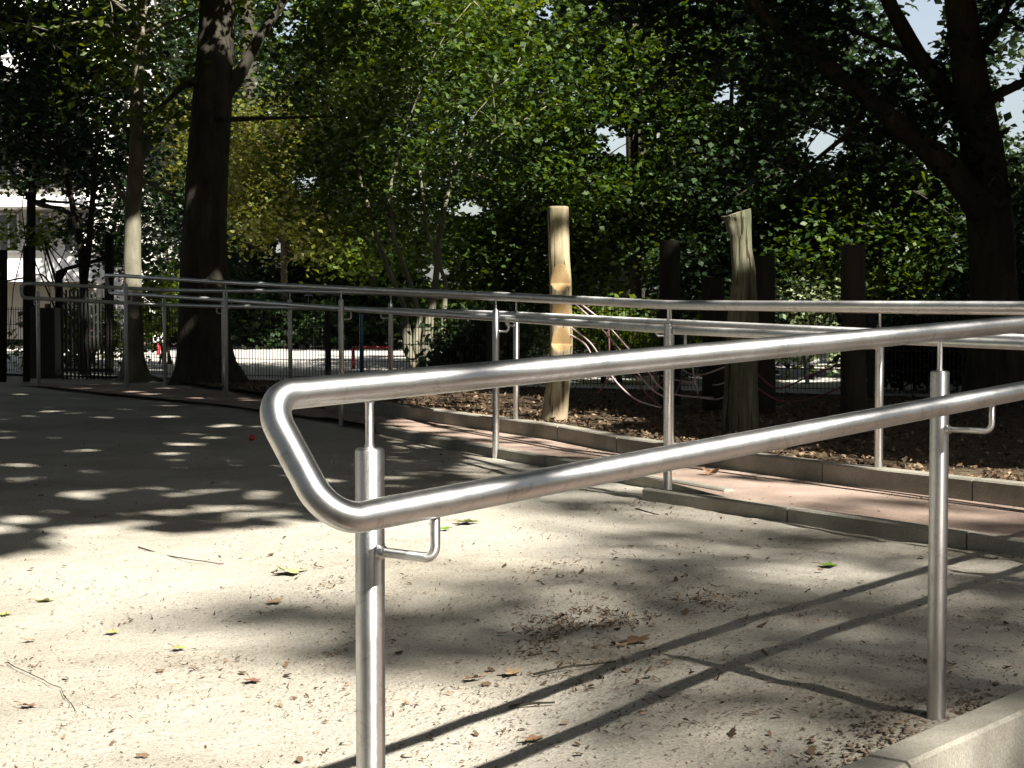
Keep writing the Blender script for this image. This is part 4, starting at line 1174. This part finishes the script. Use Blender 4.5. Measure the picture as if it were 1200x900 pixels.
LL = [((546, 613), .12, 'f_olive', 'olive green fallen leaf right of the first bracket, larger of two'), ((521, 621), .07, 'f_green', 'small yellow-green fallen leaf beside the first bracket'),
      ((340, 671), .12, 'f_pale', 'pale green fallen leaf left of the first post'), ((970, 664), .075, 'f_green', 'fresh green fallen leaf touching a red one on the shaded sand'),
      ((962, 670), .03, 'f_red', 'tiny orange-red fallen leaf beside the fresh green one'), ((745, 752), .10, 'f_brown', 'curled dark brown fallen leaf near the handrail shadows'),
      ((209, 761), .05, 'f_yel', 'yellow-green fallen leaf lying in full sun'), ((132, 742), .05, 'f_yel', 'light green fallen leaf left of the yellow-green one'),
      ((52, 706), .07, 'f_pale', 'pale green fallen leaf in the sun near the left edge'), ((6, 721), .05, 'f_yel', 'light green fallen leaf at the very left edge'),
      ((296, 799), .055, 'f_red', 'rust red fallen leaf on the sunny sand left of the first post'), ((32, 829), .055, 'f_red', 'reddish brown fallen leaf in the lower left corner'),
      ((322, 706), .07, 'f_tan', 'tan fallen leaf just left of the first post'), ((600, 790), .07, 'f_tan', 'tan crumpled leaf on the sand in front of the shadows'),
      ((122, 606), .06, 'f_red', 'brownish red leaf in the dappled shade at the left'), ((555, 797), .06, 'f_brown', 'dark crumpled leaf at the edge of the soft shade'),
      ((625, 868), .06, 'f_brown', 'brown leaf lying in the lower handrail shadow'), ((35, 752), .04, 'f_tan', 'small tan leaf near the left edge')]
for (x, y), s, m_, lab in LL:
    litter_leaf('fallen_leaf', lab, 'leaf', gps(x, y, .004), s, M[m_], random.uniform(0, 6.28), random.uniform(.06, .3))
litter_leaf('fallen_leaf', 'curled brown leaf lying on the ramp path', 'leaf', gp(832, 556, .054), .1, M['f_brown'], 1.0, .9, group='fallen leaves on the sand')

def twig(label, pts, r, group='twigs on the sand'):
    P = [gps(x, y, z) for x, y, z in pts]
    mb = MB(); out = []
    for i in range(len(P)-1):
        for k in range(3): out.append(P[i].lerp(P[i+1], k/3) + Vector((random.uniform(-1,1), random.uniform(-1,1), 0))*.004)
    out.append(P[-1]); mb.tube(out, [r*(1-.5*i/len(out)) for i in range(len(out))], 6)
    o = mb.build('twig', M['bark']); tag(o, label, 'twig', group)
twig('thin straight twig on the sand above the lower handrail shadow', [(598, 828, .01), (625, 824, .012), (650, 823, .01)], .004)
twig('long thin dark strand standing in for a branch shadow at the left', [(162, 641, .01), (190, 650, .012), (225, 656, .015), (262, 661, .01)], .003)  # dark strand added in place of a branch's cast shadow
twig('faint forked twig on the sunny sand in the lower left', [(8, 776, .008), (40, 792, .01), (70, 806, .008), (90, 835, .006)], .0014)
twig('thin branched twig across the shaded sand', [(625, 790, .01), (665, 781, .015), (700, 778, .01), (722, 775, .008)], .0035)
twig('short twig lying by the raised kerb end', [(745, 596, .01), (760, 600, .015), (772, 603, .01)], .004)

ball = gp(295, 517, 0)
mb = MB()
N1, N2 = 16, 10; rb = .022
vv = [(ball.x+rb*math.sin(math.pi*i/N2)*math.cos(2*math.pi*j/N1), ball.y+rb*math.sin(math.pi*i/N2)*math.sin(2*math.pi*j/N1), rb+.002+rb*math.cos(math.pi*i/N2)) for i in range(N2+1) for j in range(N1)]
mb.add(vv, [(i*N1+j, i*N1+(j+1) % N1, (i+1)*N1+(j+1) % N1, (i+1)*N1+j) for i in range(N2) for j in range(N1)])
mb.tube([(ball.x, ball.y, 2*rb-.002), (ball.x+.003, ball.y, 2*rb+.008)], .002, 6)
tag(mb.build('small_ball', M['red_paint']), 'tiny red ball on the dark sand beside the looped handrail end', 'ball')

# crumbs: sampled in picture-like density on the real ground
def scatter_ground(n, fn, seedv, ylo=3.4, yhi=13):
    r = np.random.default_rng(seedv); out = []
    while len(out) < n:
        y = 1/r.uniform(1/yhi, 1/ylo); x = r.uniform(-.34, .34)*y
        q = Vector((x, y, 0)) - K0
        if q.dot(n_k) > -0.02: continue
        # stay off the path
        px, py = gproj(x, y)
        if px > 460 and py < 500+(px-504)*.178+14: continue
        if r.uniform() < fn(px, py, x, y): out.append((x, y, 0.004))
    return np.array(out)
def dens(px, py, x, y):
    d_ = .22 + .8*math.exp(-(((px-700)/230)**2+((py-745)/75)**2)) + .5*math.exp(-(((px-380)/80)**2+((py-700)/35)**2)) + .5*math.exp(-(((px-1080)/90)**2+((py-830)/40)**2)) + .5*math.exp(-(((px-750)/120)**2+((py-595)/16)**2))
    return d_ * (0.25+1.5*max(0, mnoise.noise(Vector((x*2.5, y*2.5, 0)))+.3))
S = scatter_ground(16000, dens, 31)
S[:,2] = [gz(a, b)+.003 for a, b, c in S]
LC = np.array([(-.5,0,0),(-.1,.16,.05),(.5,.02,.0),(-.05,-.15,.06)])
M['crumb'] = leaf_mat('dry_crumbs', (0.05, 0.035, 0.022), (0.12, 0.08, 0.05), (0.30, 0.22, 0.14), .1, .85, .15)
o = leaves('leaf_litter', S, 0.0085, M['crumb'], None, LC, svar=.8, up=1.5); tag(o, kind='stuff')
def dens2(px, py, x, y):
    return dens(px, py, x, y)**2 * .6 * (1 if mnoise.noise(Vector((x*4+7, y*4, 2))) > .12 else .08)
S = scatter_ground(3000, dens2, 33)
S[:,2] = [gz(a, b)+.006 for a, b, c in S]
o = leaves('crumbled_leaf_litter', S, 0.016, M['crumb'], None, LC, svar=.8, up=.9); tag(o, kind='stuff')
S = scatter_ground(230, dens, 37)
S[:,2] = [gz(a, b)+.006 for a, b, c in S]
LD = np.array([(-.5,0,.1),(-.2,.3,.0),(.1,.2,.12),(.3,.32,.02),(.55,0,.15),(.2,-.3,.0),(-.2,-.26,.1)])
o = leaves('dry_leaf_litter', S, 0.022, M['crumb'], None, LD, svar=.6, up=1.2); tag(o, kind='stuff')
S = []
r5 = np.random.default_rng(71)
while len(S) < 900:
    f_ = r5.uniform(20, 78); k = int(f_); p = a_[k].lerp(a_[k+1], f_-k); q = b0_[k].lerp(b0_[k+1], f_-k)
    t_ = r5.uniform(.06, .94); t_ = t_ if r5.uniform() < .3 else (1-(1-t_)*.25 if r5.uniform() < .6 else t_*.2+.05)
    w = p.lerp(q, t_); S.append((w.x, w.y, .054))
o = leaves('path_litter', np.array(S), 0.014, M['crumb'], None, LC, svar=.8, up=1.5); tag(o, kind='stuff')
# mulch litter on the bed
r2 = np.random.default_rng(41); ml = []
bm_ = resamp(far, 60)
ml = []
c2_ = resamp([Vector((-4.2, 21.5, 0)), FA.lerp(FB, 0.35), FB, Vector((16, 11, 0)), Vector((16, 2, 0))], 60)
while len(ml) < 20000:
    f_ = r2.uniform(0, 50); k = int(f_); p = bm_[k].lerp(bm_[k+1], f_-k); q = c2_[k].lerp(c2_[k+1], f_-k)
    s = r2.uniform(0, 1)**1.8; w = p.lerp(q, s) + (q-p).normalized()*.12
    ml.append((w.x, w.y, .125*(1-s)+.02*s+.02*fbm(w.x, w.y, 3.0)+.012))
o = leaves('wood_chips', np.array(ml), 0.026, M['crumb'], None, LD, svar=.7, up=.6); tag(o, kind='stuff')
# pebbles
def pebbles(name, S, size, matl):
    V = []; Fc = []
    oct_ = [(1,0,0),(0,1,0),(-1,0,0),(0,-1,0),(0,0,.7),(0,0,-.5),(.7,.7,.25),(-.7,.7,.2),(-.7,-.7,.25),(.7,-.7,.2)]
    tri = [(0,6,4),(6,1,4),(1,7,4),(7,2,4),(2,8,4),(8,3,4),(3,9,4),(9,0,4),(6,0,5),(1,6,5),(7,1,5),(2,7,5),(8,2,5),(3,8,5),(9,3,5),(0,9,5)]
    r = random.Random(3); mb = MB()
    for x, y, z in S:
        s = size*math.exp(r.gauss(0, .45)); sx, sy, sz = s*r.uniform(.8,1.3), s*r.uniform(.7,1.1), s*r.uniform(.5,.9); an = r.uniform(0, 6.28)
        ca, sa = math.cos(an), math.sin(an)
        mb.add([(x+(a*sx*ca-b_*sy*sa), y+(a*sx*sa+b_*sy*ca), z+c*sz) for a, b_, c in [(a*r.uniform(.8,1.15), b_*r.uniform(.8,1.15), c) for a, b_, c in oct_]], tri)
    return tag(mb.build(name, matl), kind='stuff')
M['pebble'] = rough_mat('pebble', [(0.3, (0.20, 0.17, 0.13)), (0.7, (0.42, 0.37, 0.30))], 30, .2)
S = scatter_ground(1500, lambda px, py, x, y: .3+.7*max(0, mnoise.noise(Vector((x*1.5+40, y*1.5, 0)))+.4)+.8*math.exp(-(((px-1050)/110)**2+((py-835)/35)**2)), 53)
S[:,2] = [gz(a, b)+.001 for a, b, c in S]
pebbles('gravel', S, .0042, M['pebble'])
# crumbly earth against the foot of the second post and the near kerb
r3 = np.random.default_rng(61); S = []
for _ in range(900):
    a = r3.normal(0, .22); b_ = abs(r3.normal(0, .09)) + .01
    p = P2 + u_k*float(a-.12) - n_k*float(b_-.06)
    if (p-K0).dot(n_k) > -.01: continue
    S.append((p.x, p.y, gz(p.x, p.y)+.004))
M['clod'] = rough_mat('earth_clod', [(0.3, (0.12, 0.09, 0.065)), (0.7, (0.24, 0.19, 0.14))], 20, .4)
pebbles('loose_earth', np.array(S), .0045, M['clod'])
print('LEAVES', len(LA), len(LB), len(LH))
